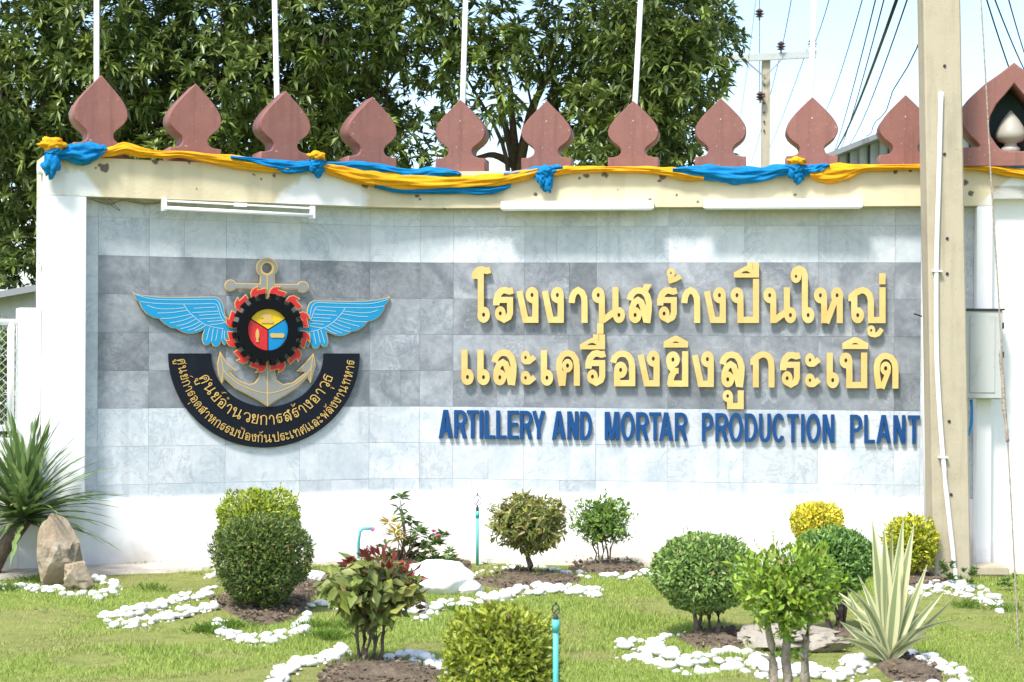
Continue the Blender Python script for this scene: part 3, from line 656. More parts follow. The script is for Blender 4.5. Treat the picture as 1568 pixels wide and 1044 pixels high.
LT = [('A', q(48, 135)), ('R', q(145, 226)), ('T', q(225, 298)), ('I', q(306, 327)), ('L', q(338, 404)), ('L', q(411, 475)), ('E', q(482, 553)), ('R', q(560, 641)), ('Y', q(637, 721)),
      ('A', q(763, 850)), ('N', q(860, 930)), ('D', q(941, 1017)), ('M', q(1097, 1188)), ('O', q(1198, 1286)), ('R', q(1295, 1376)), ('T', q(1377, 1453)), ('A', q(1440, 1530)), ('R', (1033.2, 1053)),
      ('P', q2(143, 216)), ('R', q2(228, 311)), ('O', q2(313, 403)), ('D', q2(413, 495)), ('U', q2(504, 579)), ('C', q2(588, 670)), ('T', q2(681, 756)), ('I', q2(772, 791)), ('O', q2(803, 894)), ('N', q2(906, 981)),
      ('P', q2(1080, 1158)), ('L', q2(1170, 1237)), ('A', q2(1246, 1340)), ('N', q2(1354, 1431)), ('T', q2(1446, 1523))]
for ch, (x0, x1) in LT:
    k = .436; so, ho = latin(ch, (x1 - x0) / k); bs = 671.0 + (x0 - 672) * .0118
    lp = px_loops(put(contours(so, ho, 1.35), x0, bs, k), .035)
    plate('letter', lp, M['blue'], blue, .006, .036, 0, bev=.002)

# ================================================================ the emblem
emb = thing('emblem', 'round military emblem of a grey anchor, blue wings, black gear and curved black name band', 'emblem', WP(408, 550))
def eplate(name, so, ho, m, n0, n1, step=.8, level=0.0, parent=emb, bev=.0015):
    lp = px_loops(contours(so, ho, step, level), n1); o = plate(name, lp, m, None, n0, n1, 0, bev=bev)
    o.parent = parent; o.location = Vector(o.location) - wloc(parent); return o
def arcp(cx, cy, rx, ry, a0, a1, n=40): return [(cx + rx * math.cos(R(a0 + (a1 - a0) * i / n)), cy + ry * math.sin(R(a0 + (a1 - a0) * i / n))) for i in range(n + 1)]
band = eplate('name_band', [('P', arcp(404.6, 541, 146.5, 144.3, 0, 180, 60) + arcp(410, 541, 86.5, 82, 180, 0, 50))], [], M['navy'], .004, .03, 1.2)
anchor = [('E', 408.9, 409.8, 16.6, 16), ('P', [(398.2, 418), (420.5, 418), (421.2, 570), (424, 582), (434, 588), (448.7, 585), (458, 578), (468, 570), (453.5, 568.3), (466, 557), (480.3, 540.7), (483.3, 560), (475.6, 587), (471, 578), (455, 594), (440, 604), (424, 613), (409.8, 622.5), (395, 613), (378, 604), (360, 595), (344, 580), (339.6, 587.8), (334, 572), (332.6, 556), (337.2, 537.6), (348, 556), (362.9, 567.2), (352.3, 568.8), (360, 577), (370, 584), (382, 588), (390, 586), (396, 578), (398.4, 568)]),
          ('P', [(358, 433.2), (460, 434.8), (460, 443.6), (358, 442)]), ('E', 353.2, 437, 9.2, 9.4), ('E', 463.9, 439.4, 9.2, 9.4)]
ah = [('E', 408.9, 410.2, 7.9, 8)]
an = eplate('anchor', anchor, ah, M['gold2'], .03, .045, .8)
eplate('anchor_face', anchor, [('E', 408.9, 410.2, 9.4, 9.5)], M['silver'], .045, .049, .7, -1.5, an, .0005)
eplate('anchor_line', [('L', [(409.3, 421), (409.8, 621)], 1.6), ('L', smooth_path([(342, 566), (352, 577), (374, 592), (409.8, 602), (445, 592), (466, 577), (478, 562)], 6), 1.3),
                       ('L', [(338, 542), (342, 566), (339.6, 586)], 1.2), ('L', [(479.5, 545), (476.5, 565), (475.6, 585)], 1.2)], [], M['gold2'], .049, .051, .5, 0, an, .0003)
lw = [(80, 150), (110, 178), (200, 200), (320, 216), (420, 226), (500, 231), (800, 235), (1100, 230), (1270, 225), (1310, 236), (1345, 262), (1375, 300), (1392, 335), (1402, 385), (1412, 440), (1430, 510), (1471, 590), (1560, 640), (1620, 700), (1560, 740), (1470, 740), (1458, 850), (1447, 915), (1415, 937), (1385, 915), (1366, 862), (1352, 915), (1325, 950), (1285, 963), (1245, 948), (1220, 892), (1190, 925), (1150, 940), (1108, 922), (1086, 870), (1090, 780), (1118, 706), (1050, 742), (960, 767), (880, 770), (800, 747), (715, 696), (640, 686), (540, 630), (460, 552), (380, 540), (280, 482), (210, 400), (165, 302), (120, 262), (88, 200)]
lw = [(195 + x / 9.49, 430 + y / 9.49) for x, y in lw]
lwl = [[(110, 195), (320, 255), (600, 274), (1000, 272), (1260, 268), (1320, 300), (1350, 360), (1375, 450), (1420, 545)], [(190, 300), (400, 325), (700, 335), (1000, 335), (1260, 332), (1310, 370), (1335, 450), (1370, 545), (1420, 600)],
       [(285, 355), (420, 398), (560, 408), (700, 402), (830, 388)], [(440, 468), (640, 460), (760, 445), (870, 428)], [(480, 548), (640, 540), (780, 515), (920, 485)], [(620, 610), (740, 590), (850, 560), (960, 515)], [(720, 655), (830, 630), (920, 595), (1005, 550)], [(770, 698), (900, 665), (980, 630), (1060, 590)], [(880, 720), (980, 685), (1100, 615)], [(980, 725), (1070, 690), (1150, 640)],
       [(820, 340), (860, 405), (920, 475), (1000, 545), (1060, 590), (1120, 630), (1200, 655), (1290, 680), (1400, 695)], [(970, 398), (1290, 380)], [(940, 462), (1320, 440)], [(1045, 500), (1330, 480)], [(1050, 555), (1350, 535)], [(1160, 592), (1390, 575)], [(1200, 635), (1330, 625), (1430, 600)], [(1200, 670), (1175, 760), (1150, 865)], [(1250, 690), (1235, 790), (1222, 880)], [(1315, 700), (1300, 790), (1285, 870)], [(1385, 700), (1370, 850)], [(1410, 720), (1412, 855)]]
rw = [(1480, 135), (1467, 210), (1440, 255), (1400, 292), (1390, 345), (1370, 390), (1330, 445), (1280, 492), (1230, 522), (1180, 540), (1128, 552), (1080, 612), (1030, 652), (980, 682), (925, 702), (872, 710), (830, 740), (780, 762), (730, 776), (680, 781), (630, 774), (580, 757), (465, 712), (478, 750), (492, 810), (499, 890), (482, 940), (440, 961), (396, 938), (370, 900), (350, 958), (300, 986), (252, 970), (228, 920), (210, 878), (190, 940), (150, 957), (110, 900), (60, 800), (-50, 760), (-90, 700), (-20, 620), (60, 600), (125, 515), (150, 440), (160, 370), (172, 315), (200, 250), (235, 220), (275, 204), (500, 210), (850, 216), (1100, 211), (1300, 188), (1450, 158)]
rw = [(455 + x / 10.44, 440 + y / 10.44) for x, y in rw]
rwl = [[(1450, 190), (1300, 235), (1100, 262), (800, 256), (500, 248), (320, 242), (262, 275), (230, 330), (205, 450), (150, 540)], [(1385, 297), (1200, 322), (950, 325), (600, 318), (340, 310), (285, 345), (255, 420), (235, 480), (190, 565)],
       [(1285, 360), (1200, 392), (1080, 405), (960, 402), (750, 378)], [(1135, 467), (1000, 462), (880, 445), (715, 420)], [(1120, 550), (940, 545), (800, 515), (670, 483)], [(995, 622), (900, 600), (780, 565), (630, 515)], [(860, 655), (760, 630), (680, 595), (580, 555)], [(850, 705), (760, 690), (640, 645), (540, 595)], [(720, 732), (600, 685), (490, 625)], [(635, 745), (530, 700), (440, 650)],
       [(770, 325), (720, 410), (660, 470), (590, 545), (520, 595), (440, 640), (380, 660), (300, 690), (190, 705)], [(620, 382), (280, 355)], [(640, 445), (260, 425)], [(540, 495), (250, 480)], [(530, 548), (225, 530)], [(425, 592), (200, 570)], [(400, 645), (300, 635), (200, 605)], [(380, 680), (410, 780), (440, 890)], [(330, 690), (350, 790), (372, 880)], [(265, 705), (280, 800), (302, 900)], [(200, 710), (208, 860)]]
for out, lines, cr_ in ((lw, lwl, (195, 430, 9.49)), (rw, rwl, (455, 440, 10.44))):
    wg = eplate('wing', [('P', out)], [], M['gold2'], .024, .042, .6)
    eplate('wing_face', [('P', out)], [], M['wing'], .042, .045, .6, -1.0, wg, .0005)
    ln = [('L', smooth_path([(cr_[0] + x / cr_[2], cr_[1] + y / cr_[2]) for x, y in l], 4) if len(l) > 2 else [(cr_[0] + x / cr_[2], cr_[1] + y / cr_[2]) for x, y in l], 1.05) for l in lines]
    for q_ in ln: eplate('feather_line', [q_], [], M['wing_line'], .045, .047, .45, 0, wg, .0003)
gx_, gy_ = 410.5, 504.3
def pol(a, r, ky=1.02): return (gx_ + r * math.sin(R(a)), gy_ - r * math.cos(R(a)) * ky)
for k in range(12):
    a0 = 16 + k * 30
    sh = [(-17, 48), (-14, 60), (-9, 65), (1.5, 68), (-1.5, 62), (12.5, 63), (12, 54), (-3, 53.5), (-11, 51)]
    pts = [pol(a0 + a * .93, r) for a, r in sh]
    fl = eplate('flame_tooth', [('P', pts)], [], M['gold2'], .05, .062, .7)
    eplate('flame_face', [('P', pts)], [], M['red'], .062, .065, .6, -1.1, fl, .0005)
gpts = []
for k in range(20):
    for a, r in ((-4.6, 46), (-5.4, 54.3), (4.6, 54.3), (4.2, 46)): gpts.append(pol(k * 18 + 9 + a, r))
gear = eplate('gear', [('P', gpts)], [('E', gx_, gy_, 31.5, 32.5)], M['black'], .066, .105, .7, bev=.003)
def sector(a0, a1, m, name):
    pts = [(gx_, gy_ + .5)] + [(gx_ + 31.6 * math.cos(R(a0 + (a1 - a0) * i / 24)), gy_ + .3 - 32.6 * math.sin(R(a0 + (a1 - a0) * i / 24))) for i in range(25)]
    return eplate(name, [('P', pts)], [], m, .07, .078, .5, -.9)
eplate('gear_hub', [('E', gx_, gy_, 33, 34)], [], M['black'], .062, .07, .8)
sy = sector(31, 149, M['yellow'], 'disc_sector'); sr2 = sector(149, 270, M['red'], 'disc_sector'); sb = sector(-90, 31, M['blue2'], 'disc_sector')
cc = lambda pts: [(340 + x / 6.957, 430 + y / 6.957) for x, y in pts]
eplate('cannon_motif', [('P', cc([(410, 390), (440, 330), (465, 325), (480, 350), (520, 355), (535, 400), (548, 425), (545, 448), (420, 448), (418, 428), (440, 420), (445, 395)]))], [], M['gold2'], .078, .084, .4, 0, sy, .0005)
eplate('shell_motif', [('P', cc([(380, 505), (392, 530), (398, 575), (392, 610), (385, 622), (393, 650), (362, 650), (370, 622), (360, 600), (358, 560), (366, 525)]))], [], M['gold2'], .078, .084, .4, 0, sr2, .0005)
eplate('roller_motif', [('P', cc([(540, 558), (640, 560), (640, 605), (540, 603)])), ('E', 340 + 538 / 6.957, 430 + 580 / 6.957, 3.5, 3.6), ('E', 340 + 640 / 6.957, 430 + 582 / 6.957, 3.5, 3.6)], [], M['gold2'], .078, .084, .4, 0, sb, .0005)
# the two lines of writing that follow the band
def curved(txt, r_base, hgt, a_from, a_to, wf):
    k = hgt / 480; base = [(c, ADV[c]) for c in txt if c in ADV]; gap = 34; tot = sum(a + gap for _, a in base) - gap
    arc = R(a_to - a_from) * (r_base - hgt * .5); kx = arc / tot; pos = 0
    last = 0
    for ch in txt:
        if ch in ADV: last = pos; pos += (ADV[ch] + gap) * kx
        so, ho = solids_of(ch, wf, 13)
        lps = contours(so, ho, 13, tol=.15); out = []
        w_ch = ADV.get(ch, 340) * kx; a_mid = a_from + math.degrees((last + (w_ch if ch in ADV else lastw) / 2) / (r_base - hgt * .5))
        if ch in ADV: lastw = w_ch
        th = R(a_mid); cx0, cy0 = 407.5 - r_base * math.cos(th), 541 + r_base * 1.0 * math.sin(th)
        tx, ty = math.sin(th), math.cos(th); ux, uy = math.cos(th), -math.sin(th)
        half = (w_ch if ch in ADV else lastw) / 2
        for l in lps: out.append([(cx0 + tx * (x * kx - half) + ux * y * k, cy0 + ty * (x * kx - half) + uy * y * k) for x, y in l])
        o = plate('band_letter', px_loops(out, .034), M['gold2'], None, .03, .036, 0, bev=.0003)
        o.parent = band; o.location = Vector(o.location) - wloc(band)
curved('ศูนย์อำนวยการสร้างอาวุธ'.replace('ำ', 'ํา'), 109.5, 15.8, 19, 161, .46)
curved('ศูนย์การอุตสาหกรรมป้องกันประเทศและพลังงานทหาร'.replace('แ', 'เเ'), 136.5, 12.6, 3.5, 175.5, .48)

# ================================================================ flag poles behind the finials
FP = [(148, 118, 148, 0, 'leftmost white flagpole, behind the first terracotta finial at the wall end'),
      (424, 142, 420.5, 0, 'white flagpole rising behind the third finial from the left'),
      (708.5, 157, 713, 0, 'white flagpole rising behind the fifth finial, near the middle of the wall'),
      (972.5, 157, 981, 0, 'white flagpole behind the seventh finial, in front of the last mango branches'),
      (1241, 151, 1247, 0, 'rightmost white flagpole, standing against open sky beside the crossarm pole')]
for x0, y0, x1, y1, lb in FP:
    a = WP(float(x0), float(y0), -.36); b_ = WP(float(x1), float(y1), -.36); d = (b_ - a) / (b_.z - a.z)
    base = a - d * a.z; top = a + d * (6.4 - a.z)
    t = thing('flagpole', lb, 'flagpole', base, 'flagpoles behind the wall')
    v, f = tube([base, base.lerp(top, .5), top], [.027, .024, .021], 10); part('pole', v, f, M['pvc'], t, True)
    v, f = lathe(top, [(.02, 0), (.045, .01), (.05, .05), (.03, .09), (.005, .1)], 10); part('finial_ball', v, f, M['gold2'], t, True)
    v, f = lathe(base, [(.09, 0), (.09, .02), (.04, .03), (.035, .12)], 10); part('base_plate', v, f, M['metal_w'], t)

# ================================================================ bunting cloth
def swag(name, pts, m, parent, n=.185, twist=2.0, depth=.05, seed=0, taper=True):
    pp = smooth_path(pts, 12); K = 48; vs_, fs = [], []; L = len(pp); rnd = random.Random(seed); ph = rnd.uniform(0, 6); ph2 = rnd.uniform(0, 6)
    for i, (x, y, h) in enumerate(pp):
        t = i / (L - 1); s, z = S(float(x), float(y), n); s = float(s); z = float(z); hh = h * 1.13 / 186.0
        for j in range(K):
            th = 2 * math.pi * j / K; tw = twist * t * 2.2
            r = 1 + .17 * math.sin(5 * th + tw * 3 + ph) + .10 * math.sin(9 * th - tw * 4 + ph2) + .12 * mnoise.noise(Vector((math.cos(th) * 1.5, math.sin(th) * 1.5 + seed, t * 7)))
            r *= 1 + .04 * math.sin(t * 40 + th * 2) + .055 * math.sin(15 * th + tw * 7 + ph2) + .05 * mnoise.noise(Vector((th * 2.6, t * L * .16, seed)))
            dn = math.cos(th) * depth * r; dz = math.sin(th) * hh * r
            vs_.append(W(s, z + dz, n + dn))
    for i in range(L - 1):
        for j in range(K): fs.append((i * K + j, i * K + (j + 1) % K, (i + 1) * K + (j + 1) % K, (i + 1) * K + j))
    fs.append(tuple(range(K))[::-1]); fs.append(tuple(range((L - 1) * K, L * K)))
    return part(name, vs_, fs, m, parent, True)
def puff(name, px, py, rx, ry, m, parent, n=.24, seed=0, fold=6, d=.06, pleat=.16):
    bm = bmesh.new(); bmesh.ops.create_icosphere(bm, subdivisions=4, radius=1); s, z = S(float(px), float(py), n)
    for v in bm.verts:
        c = v.co.copy(); a = math.atan2(c.z, c.x); q = mnoise.noise(c * 2.3 + Vector((seed * 3.1, 0, 0)))
        rr = 1 + pleat * math.sin(a * fold + seed + 3 * q) * (1 - abs(c.y)) + .32 * q + .12 * mnoise.noise(c * 6 + Vector((seed, 2, 0)))
        c *= rr; v.co = Vector([float(k) for k in W(float(s) + c.x * rx / 186, float(z) + c.z * ry / 186, n - c.y * d)])
    vs_ = [v.co.copy() for v in bm.verts]; fs = [tuple(q.index for q in f.verts) for f in bm.faces]; bm.free()
    return part(name, vs_, fs, m, parent, True)
def knot(kx, ky, sd, t, yel=True, tail=24):
    if yel:
        puff('yellow_rosette', kx + 1, ky - 8, 13, 7, M['cy'], t, .25, sd, 5)
    puff('knot', kx, ky + 3, 12, 9, M['cb'], t, .235, sd + 1, 5)
    puff('blue_tail', kx + 3, ky + 3 + tail * .5, 8.5, tail * .52, M['cb'], t, .23, sd + 2, 4, .045)
    puff('blue_tail', kx - 6, ky + tail * .42, 6.5, tail * .42, M['cb'], t, .245, sd + 5, 4, .04)
b1 = thing('cloth_bunting', 'yellow and blue cloth bunting with a knot at the left corner of the capping beam', 'bunting', WP(80, 240, .2), 'bunting spans along the capping beam')
swag('blue_cloth', [(88, 236, 6), (105, 234, 9), (128, 235, 13), (150, 232, 8), (162, 229, 4)], M['cb'], b1, .20, 1, .06, 1)
swag('yellow_cloth', [(150, 236, 4), (172, 232, 6), (192, 227, 7), (215, 233, 6), (245, 236, 4.5), (275, 236, 4), (310, 241, 5), (345, 246, 6.5), (385, 252, 7), (425, 257, 5), (440, 258, 3)], M['cy'], b1, .19, 1.6, .045, 2)
swag('blue_cloth', [(352, 241, 2), (380, 245, 3.5), (410, 251, 6), (440, 256, 7.5), (468, 255, 6), (485, 252, 5)], M['cb'], b1, .20, 1.2, .05, 3)
puff('yellow_rosette', 80, 221, 18, 10, M['cy'], b1, .25, 1, 6); puff('blue_tail', 79, 250, 12, 19, M['cb'], b1, .24, 3, 5, .06); puff('knot', 83, 232, 12, 8, M['cb'], b1, .24, 8, 5)
b2 = thing('cloth_bunting', 'yellow and blue bunting span that sags lowest, from the second knot to the middle knot', 'bunting', WP(484, 252, .2), 'bunting spans along the capping beam')
knot(484, 247, 11, b2, True, 20)
swag('blue_cloth', [(492, 252, 4), (520, 254, 5), (550, 255, 6), (580, 258, 6), (612, 264, 6), (640, 268, 8), (662, 265, 7), (690, 265, 4), (705, 266, 2)], M['cb'], b2, .195, 2, .045, 12)
swag('yellow_cloth', [(488, 254, 3), (515, 261, 7), (545, 268, 9), (580, 274, 9), (620, 278, 9), (670, 280, 8.5), (720, 278, 8), (765, 275, 7), (800, 268, 6), (825, 262, 4)], M['cy'], b2, .215, 2.4, .045, 13)
swag('blue_cloth', [(575, 285, 2), (610, 290, 4), (660, 291, 4.5), (700, 290, 5), (740, 292, 5), (768, 288, 4), (782, 284, 1.5)], M['cb'], b2, .195, 1.4, .03, 14)
swag('blue_cloth', [(772, 268, 3), (800, 266, 5), (825, 262, 6), (845, 260, 6), (862, 258, 3)], M['cb'], b2, .20, 1, .045, 15)
b3 = thing('cloth_bunting', 'nearly straight yellow and blue bunting span starting at the all-blue middle knot', 'bunting', WP(835, 262, .2), 'bunting spans along the capping beam')
knot(835, 260, 21, b3, False, 30)
swag('yellow_cloth', [(848, 264, 5), (872, 260, 4.5), (905, 259, 3.5), (950, 259, 3.5), (990, 260, 4), (1020, 263, 5), (1048, 267, 6), (1078, 272, 3)], M['cy'], b3, .20, 1.6, .04, 22)
swag('blue_cloth', [(1030, 260, 2), (1060, 262, 6), (1095, 265, 9.5), (1130, 268, 10), (1165, 267, 9), (1195, 261, 7), (1215, 258, 5)], M['cb'], b3, .205, 1.5, .055, 23)
b4 = thing('cloth_bunting', 'yellow and blue bunting span knotted under the ninth finial and passing behind the concrete pole', 'bunting', WP(1219, 256, .2), 'bunting spans along the capping beam')
knot(1219, 255, 31, b4, True, 22)
swag('blue_cloth', [(1228, 260, 5), (1245, 261, 7), (1258, 257, 5), (1270, 254, 2)], M['cb'], b4, .205, 1, .05, 32)
swag('yellow_cloth', [(1240, 268, 3), (1258, 266, 9), (1280, 265, 11), (1302, 262, 8), (1325, 257, 4), (1360, 256, 3.5), (1410, 255, 3.5), (1450, 254, 4), (1485, 254, 4.5), (1520, 257, 5.5), (1550, 262, 6), (1600, 270, 4)], M['cy'], b4, .20, 2, .045, 33)
swag('blue_cloth', [(1512, 250, 2), (1545, 253, 5), (1600, 258, 8), (1660, 262, 9)], M['cb'], b4, .195, 1, .05, 34)

# ================================================================ lamps under the beam
lf = thing('fluorescent_lamp', 'bare fluorescent tube on a bracket hanging under the left of the beam', 'wall lamp', WP(364, 318, .2))
a = np.array([WP(float(x), float(y), .20) for x, y in ((250, 318), (478, 330))]); A_ = Vector(a[0]); B_ = Vector(a[1])
v, f = tube([A_, B_], .0155, 12); part('tube', v, f, M['tube'], lf, True)
C_, D_ = WP(248., 307., .15), WP(481., 319., .15)
def bar(p, q_, hz, hy):
    d = (q_ - p).normalized(); nrm = Vector((d.y, -d.x, 0)).normalized(); vs_ = []
    for e in (p, q_):
        for sz, sy_ in ((-1, -1), (1, -1), (1, 1), (-1, 1)): vs_.append(e + Vector((0, 0, sz * hz)) + nrm * sy_ * hy)
    return vs_, [(0, 1, 2, 3)[::-1], (4, 5, 6, 7), (0, 4, 5, 1)[::-1], (1, 5, 6, 2)[::-1], (2, 6, 7, 3)[::-1], (3, 7, 4, 0)[::-1]]
v, f = bar(C_, D_, .008, .018); part('batten', v, f, M['metal_w'], lf)
for x, y in ((251., 313.), (478., 325.)):
    v, f = box(WP(x, y, .175), .035, .06, .10, aL); part('end_bracket', v, f, M['metal_w'], lf)
v, f = box(WP(368., 313.5, .17), .10, .04, .03, aL); part('ballast', v, f, M['tube'], lf)
for x0, x1, y0, y1, yb0, yb1, lb in ((767, 1001, 308, 307, 323, 322, 'long white box lamp on the beam, left of the two, under the blue knot'), (1077, 1321, 305, 303.5, 321, 319, 'long white box lamp on the beam, right of the two, nearer the concrete pole')):
    t = thing('box_lamp', lb, 'wall lamp', WP((x0 + x1) / 2., 314., .16), 'white box lamps on the capping beam')
    sA, zA = S(float(x0), float(y0), .24); sB, _ = S(float(x1), float(y1), .24); _, zb_ = S(float(x0), float(yb0) - 2, .24)
    v, f = wallbox(float(sA), float(sB), float(zb_), float(zA), .165, .25, 1); o = part('housing', v, f, M['pvc'], t); bevel(o, .006)
    v, f = wallbox(float(sA) + .02, float(sB) - .02, float(zb_) - .006, float(zb_) - .0005, .175, .24, 1); part('diffuser', v, f, M['tube'], t)
wires = thing('loose_wires', 'loose tangled wires hanging under the beam at the left end', 'wires', WP(160, 310, .02))
for q in range(4):
    r_ = random.Random(q); pts = [(131 + q * 4, 302 + q), (150, 304 + r_.uniform(-2, 5)), (170, 308 + r_.uniform(-3, 6)), (190, 306 + r_.uniform(-2, 5)), (222, 313 + r_.uniform(-3, 3)), (250, 309)]
    if q == 1: pts = [(140, 303), (165, 303), (178, 316), (184, 322), (176, 318), (158, 303)]
    v, f = tube([WP(float(x), float(y), .03 + .01 * q) for x, y in smooth_path(pts, 5)], .003, 5); part('wire', v, f, M['bark_pale'], wires, True)
for y, lb in ((258, 'small white junction box on the side of the wall just below the corner knot'), (396, 'small white junction box lower on the left edge of the wall')):
    c = WP(63., float(y), .06); t = thing('junction_box', lb, 'junction box', c, 'junction boxes on the left wall edge')
    v, f = box(c + Vector((.0, 0, 0)), .05, .11, .085 if y < 300 else .13, aL); bevel(part('casing', v, f, M['pvc'], t), .005)
    v, f = box(c + Vector((-.0, -.06, 0)), .035, .012, .06, aL); part('lid', v, f, M['metal_w'], t)

# ================================================================ concrete pole with its pipe, conduit, cabinet, stay wire
YP = 13.45
pole = thing('concrete_pole', 'tall tan concrete utility pole standing in front of the right end of the wall', 'utility pole', P(1460, 892, YP))
def pole_sec(x0, x1, py): a = P(x0, py, YP); b_ = P(x1, py, YP); return (a + b_) / 2, (b_ - a).length
c0, w0 = pole_sec(1431, 1488, 892); c1, w1 = pole_sec(1414, 1471, -30)
c1 = c0 + (c1 - c0) * 2.1; c1.y += .0; w1 = w0 - (w0 - w1) * 2; vs_ = []
for c, w_ in ((c0 - Vector((0, 0, .15)), w0 * 1.0), (c1, w1)):
    h = w_ / 2; D = .24 if c is not c1 else .2; k = .012; ins = .018
    # outline with bevelled corners and a shallow groove on the face
    for x, y in ((-h, k), (-h + k, 0), (-h + .05, 0), (-h + .052, .012 * 0), (h - k, 0), (h, k), (h, D - k), (h - k, D), (-h + k, D), (-h, D - k)): vs_.append(c + Vector((x, y, 0)))
n_ = 10; fs = [(i, (i + 1) % n_, n_ + (i + 1) % n_, n_ + i) for i in range(n_)] + [tuple(range(n_))[::-1], tuple(range(n_, 2 * n_))]
part('shaft', vs_, fs, M['concrete'], pole)
def on_pole(px, py, off=.0):
    return P(px, py, YP - off)
for px_, py_ in ((1446, 101), (1446, 236), (1450, 365), (1450, 419), (1453, 645), (1456, 757)):
    c = on_pole(px_, py_, -.005); v, f = tube([c + Vector((0, .02, 0)), c + Vector((0, -.012, 0))], .012, 10); part('bolt_hole', v, f, M['dark'], pole)
v, f = tube([on_pole(x, y, .02) for x, y in smooth_path([(1441, 141), (1438, 260), (1434, 400), (1434, 520), (1437, 600), (1444, 700), (1453, 790), (1462, 872), (1463, 900)], 5)], .0185, 10)
part('pvc_pipe', v, f, M['pvc'], pole, True)
for py_ in (415, 700): 
    x_ = 1435 if py_ == 415 else 1444
    c = on_pole(x_, py_, .02); v, f = box(c, .07, .045, .012); part('pipe_clip', v, f, M['metal_w'], pole)
cd = thing('conduit', 'thin white vertical conduit clipped to the wall just left of the concrete pole', 'conduit', WP(1416, 870, .2))
v, f = tube([WP(1414.5, 268., .2), WP(1414.5, 560., .2), WP(1419., 880., .2)], .016, 10); part('pipe', v, f, M['pvc'], cd, True)
c = WP(1411., 484., .2); v, f = tube([c + Vector((-.06, 0, .02)), c, c + Vector((.04, 0, -.01))], .007, 6); part('clip', v, f, M['dark'], cd)
# cabinet
cb_ = thing('meter_cabinet', 'grey metal electrical cabinet mounted on the white column right of the concrete pole', 'electrical cabinet', WP(1507, 612, .25))
sA = float(S(1477., 500., .32)[0]); sB = float(S(1536., 500., .32)[0]); z1 = float(S(1500., 475., .32)[1]); z0 = float(S(1500., 611., .32)[1])
v, f = wallbox(sA, sB, z0, z1, .165, .30); bevel(part('casing', v, f, M['box'], cb_), .006)
v, f = wallbox(sA + .006, sB - .006, z0 + .006, z1 - .006, .303, .318); bevel(part('door', v, f, M['box'], cb_), .004)
v, f = wallbox(sA + .04, sB - .06, z0 + .05, z1 - .05, .3185, .324); bevel(part('door_panel', v, f, M['box'], cb_), .003)
v, f = wallbox(sA - .012, sB + .012, z1, z1 + .014, .16, .33); part('top_lip', v, f, M['dark'], cb_)
for zz in (z0 + .12, (z0 + z1) / 2, z1 - .12): v, f = wallbox(sB - .004, sB + .008, zz - .025, zz + .025, .30, .325); part('hinge', v, f, M['dark'], cb_)
v, f = tube([WP(x, y, .2) for x, y in smooth_path([(1487., 612.), (1488, 640), (1484, 662), (1478, 672)], 5)], .011, 8); part('cable', v, f, M['blue2'], cb_, True)
sw = thing('stay_wire', 'pale rope-wrapped stay wire slanting down in front of the right edge', 'wire', P(1561, 1030, 9.8))
pts = smooth_path([(1501, -20), (1511, 150), (1519, 300), (1527, 420), (1534, 540), (1541, 640), (1550, 800), (1557, 940), (1566, 1120)], 4)
v, f = tube([P(x, y, 11.4 - 1.0 * (y / 1100)) for x, y in pts], .0052, 6); part('wire', v, f, M['bark_pale'], sw, True)
pts = [(1532, 536), (1533, 560), (1536, 590), (1537, 620), (1540, 645), (1543, 676)]
v, f = tube([P(x, y, 11.4 - 1.0 * (y / 1100)) for x, y in smooth_path(pts, 6)], [.008 + .005 * random.random() for _ in range(31)], 8); part('rope_wrap', v, f, M['bark_pale'], sw, True)
bl = thing('concrete_block', 'broken concrete block stack at the foot of the concrete pole', 'concrete block', P(1505, 905, 13.5))
c = P(1505, 888, 13.75); v, f = box(c, .20, .3, .12); bevel(part('lower_block', v, f, M['concrete'], bl), .008)
c = P(1506, 871, 13.75); v, f = box(c + Vector((.02, 0, 0)), .27, .34, .06); bevel(part('slab', v, f, M['concrete'], bl), .008)

# ================================================================ left: low wall, chain-link fence, shed beyond
lwl_ = thing('low_wall', 'lower white wall and pier joining the left end of the sign wall', 'wall')
v, f = wallbox(Sx(31, .1), pc - .004, 0, float(S(50., 471., .1)[1]), -.2, .08, 1); bevel(part('pier', v, f, M['white'], lwl_), .005)
v, f = wallbox(Sx(-330, .1), Sx(31, .1) - .003, 0, float(S(10., 672., .05)[1]), -.16, .05, 1); part('base_wall', v, f, M['white'], lwl_)
v, f = wallbox(Sx(-330, .1), Sx(31, .1) - .003, float(S(10., 720., .06)[1]) , float(S(10., 700., .06)[1]), .051, .062, 1); part('ledge', v, f, M['white'], lwl_)
fen = thing('chain_link_fence', 'chain-link fence in a white pipe frame above the low wall at far left', 'fence', WP(0, 660, -.05))
zr1, zr0 = float(S(10., 493., -.05)[1]), float(S(10., 655., -.05)[1]); se, sw_ = Sx(31, -.05), Sx(-330, -.05)
for z in (zr1, zr0): v, f = tube([W(sw_, z, -.05), W(se, z, -.05)], .026, 10); part('rail', v, f, M['metal_w'], fen, True)
for px_ in (17, -200): s_ = Sx(px_, -.05); v, f = tube([W(s_, zr0, -.05), W(s_, zr1, -.05)], .028, 10); part('post', v, f, M['metal_w'], fen, True)
prt = []; hgt = zr1 - zr0; k = 0; s_ = sw_ - hgt
while s_ < se:
    for sg in (0, 1):
        a0, a1 = (s_, s_ + hgt); za, zb_ = (zr0, zr1) if sg == 0 else (zr1, zr0)
        c0_, c1_ = max(a0, sw_), min(a1, se)
        if c1_ > c0_:
            t0, t1 = (c0_ - a0) / hgt, (c1_ - a0) / hgt
            prt.append(tube([W(c0_, za + (zb_ - za) * t0, -.05), W(c1_, za + (zb_ - za) * t1, -.05)], .0014, 3, False))
    s_ += .062
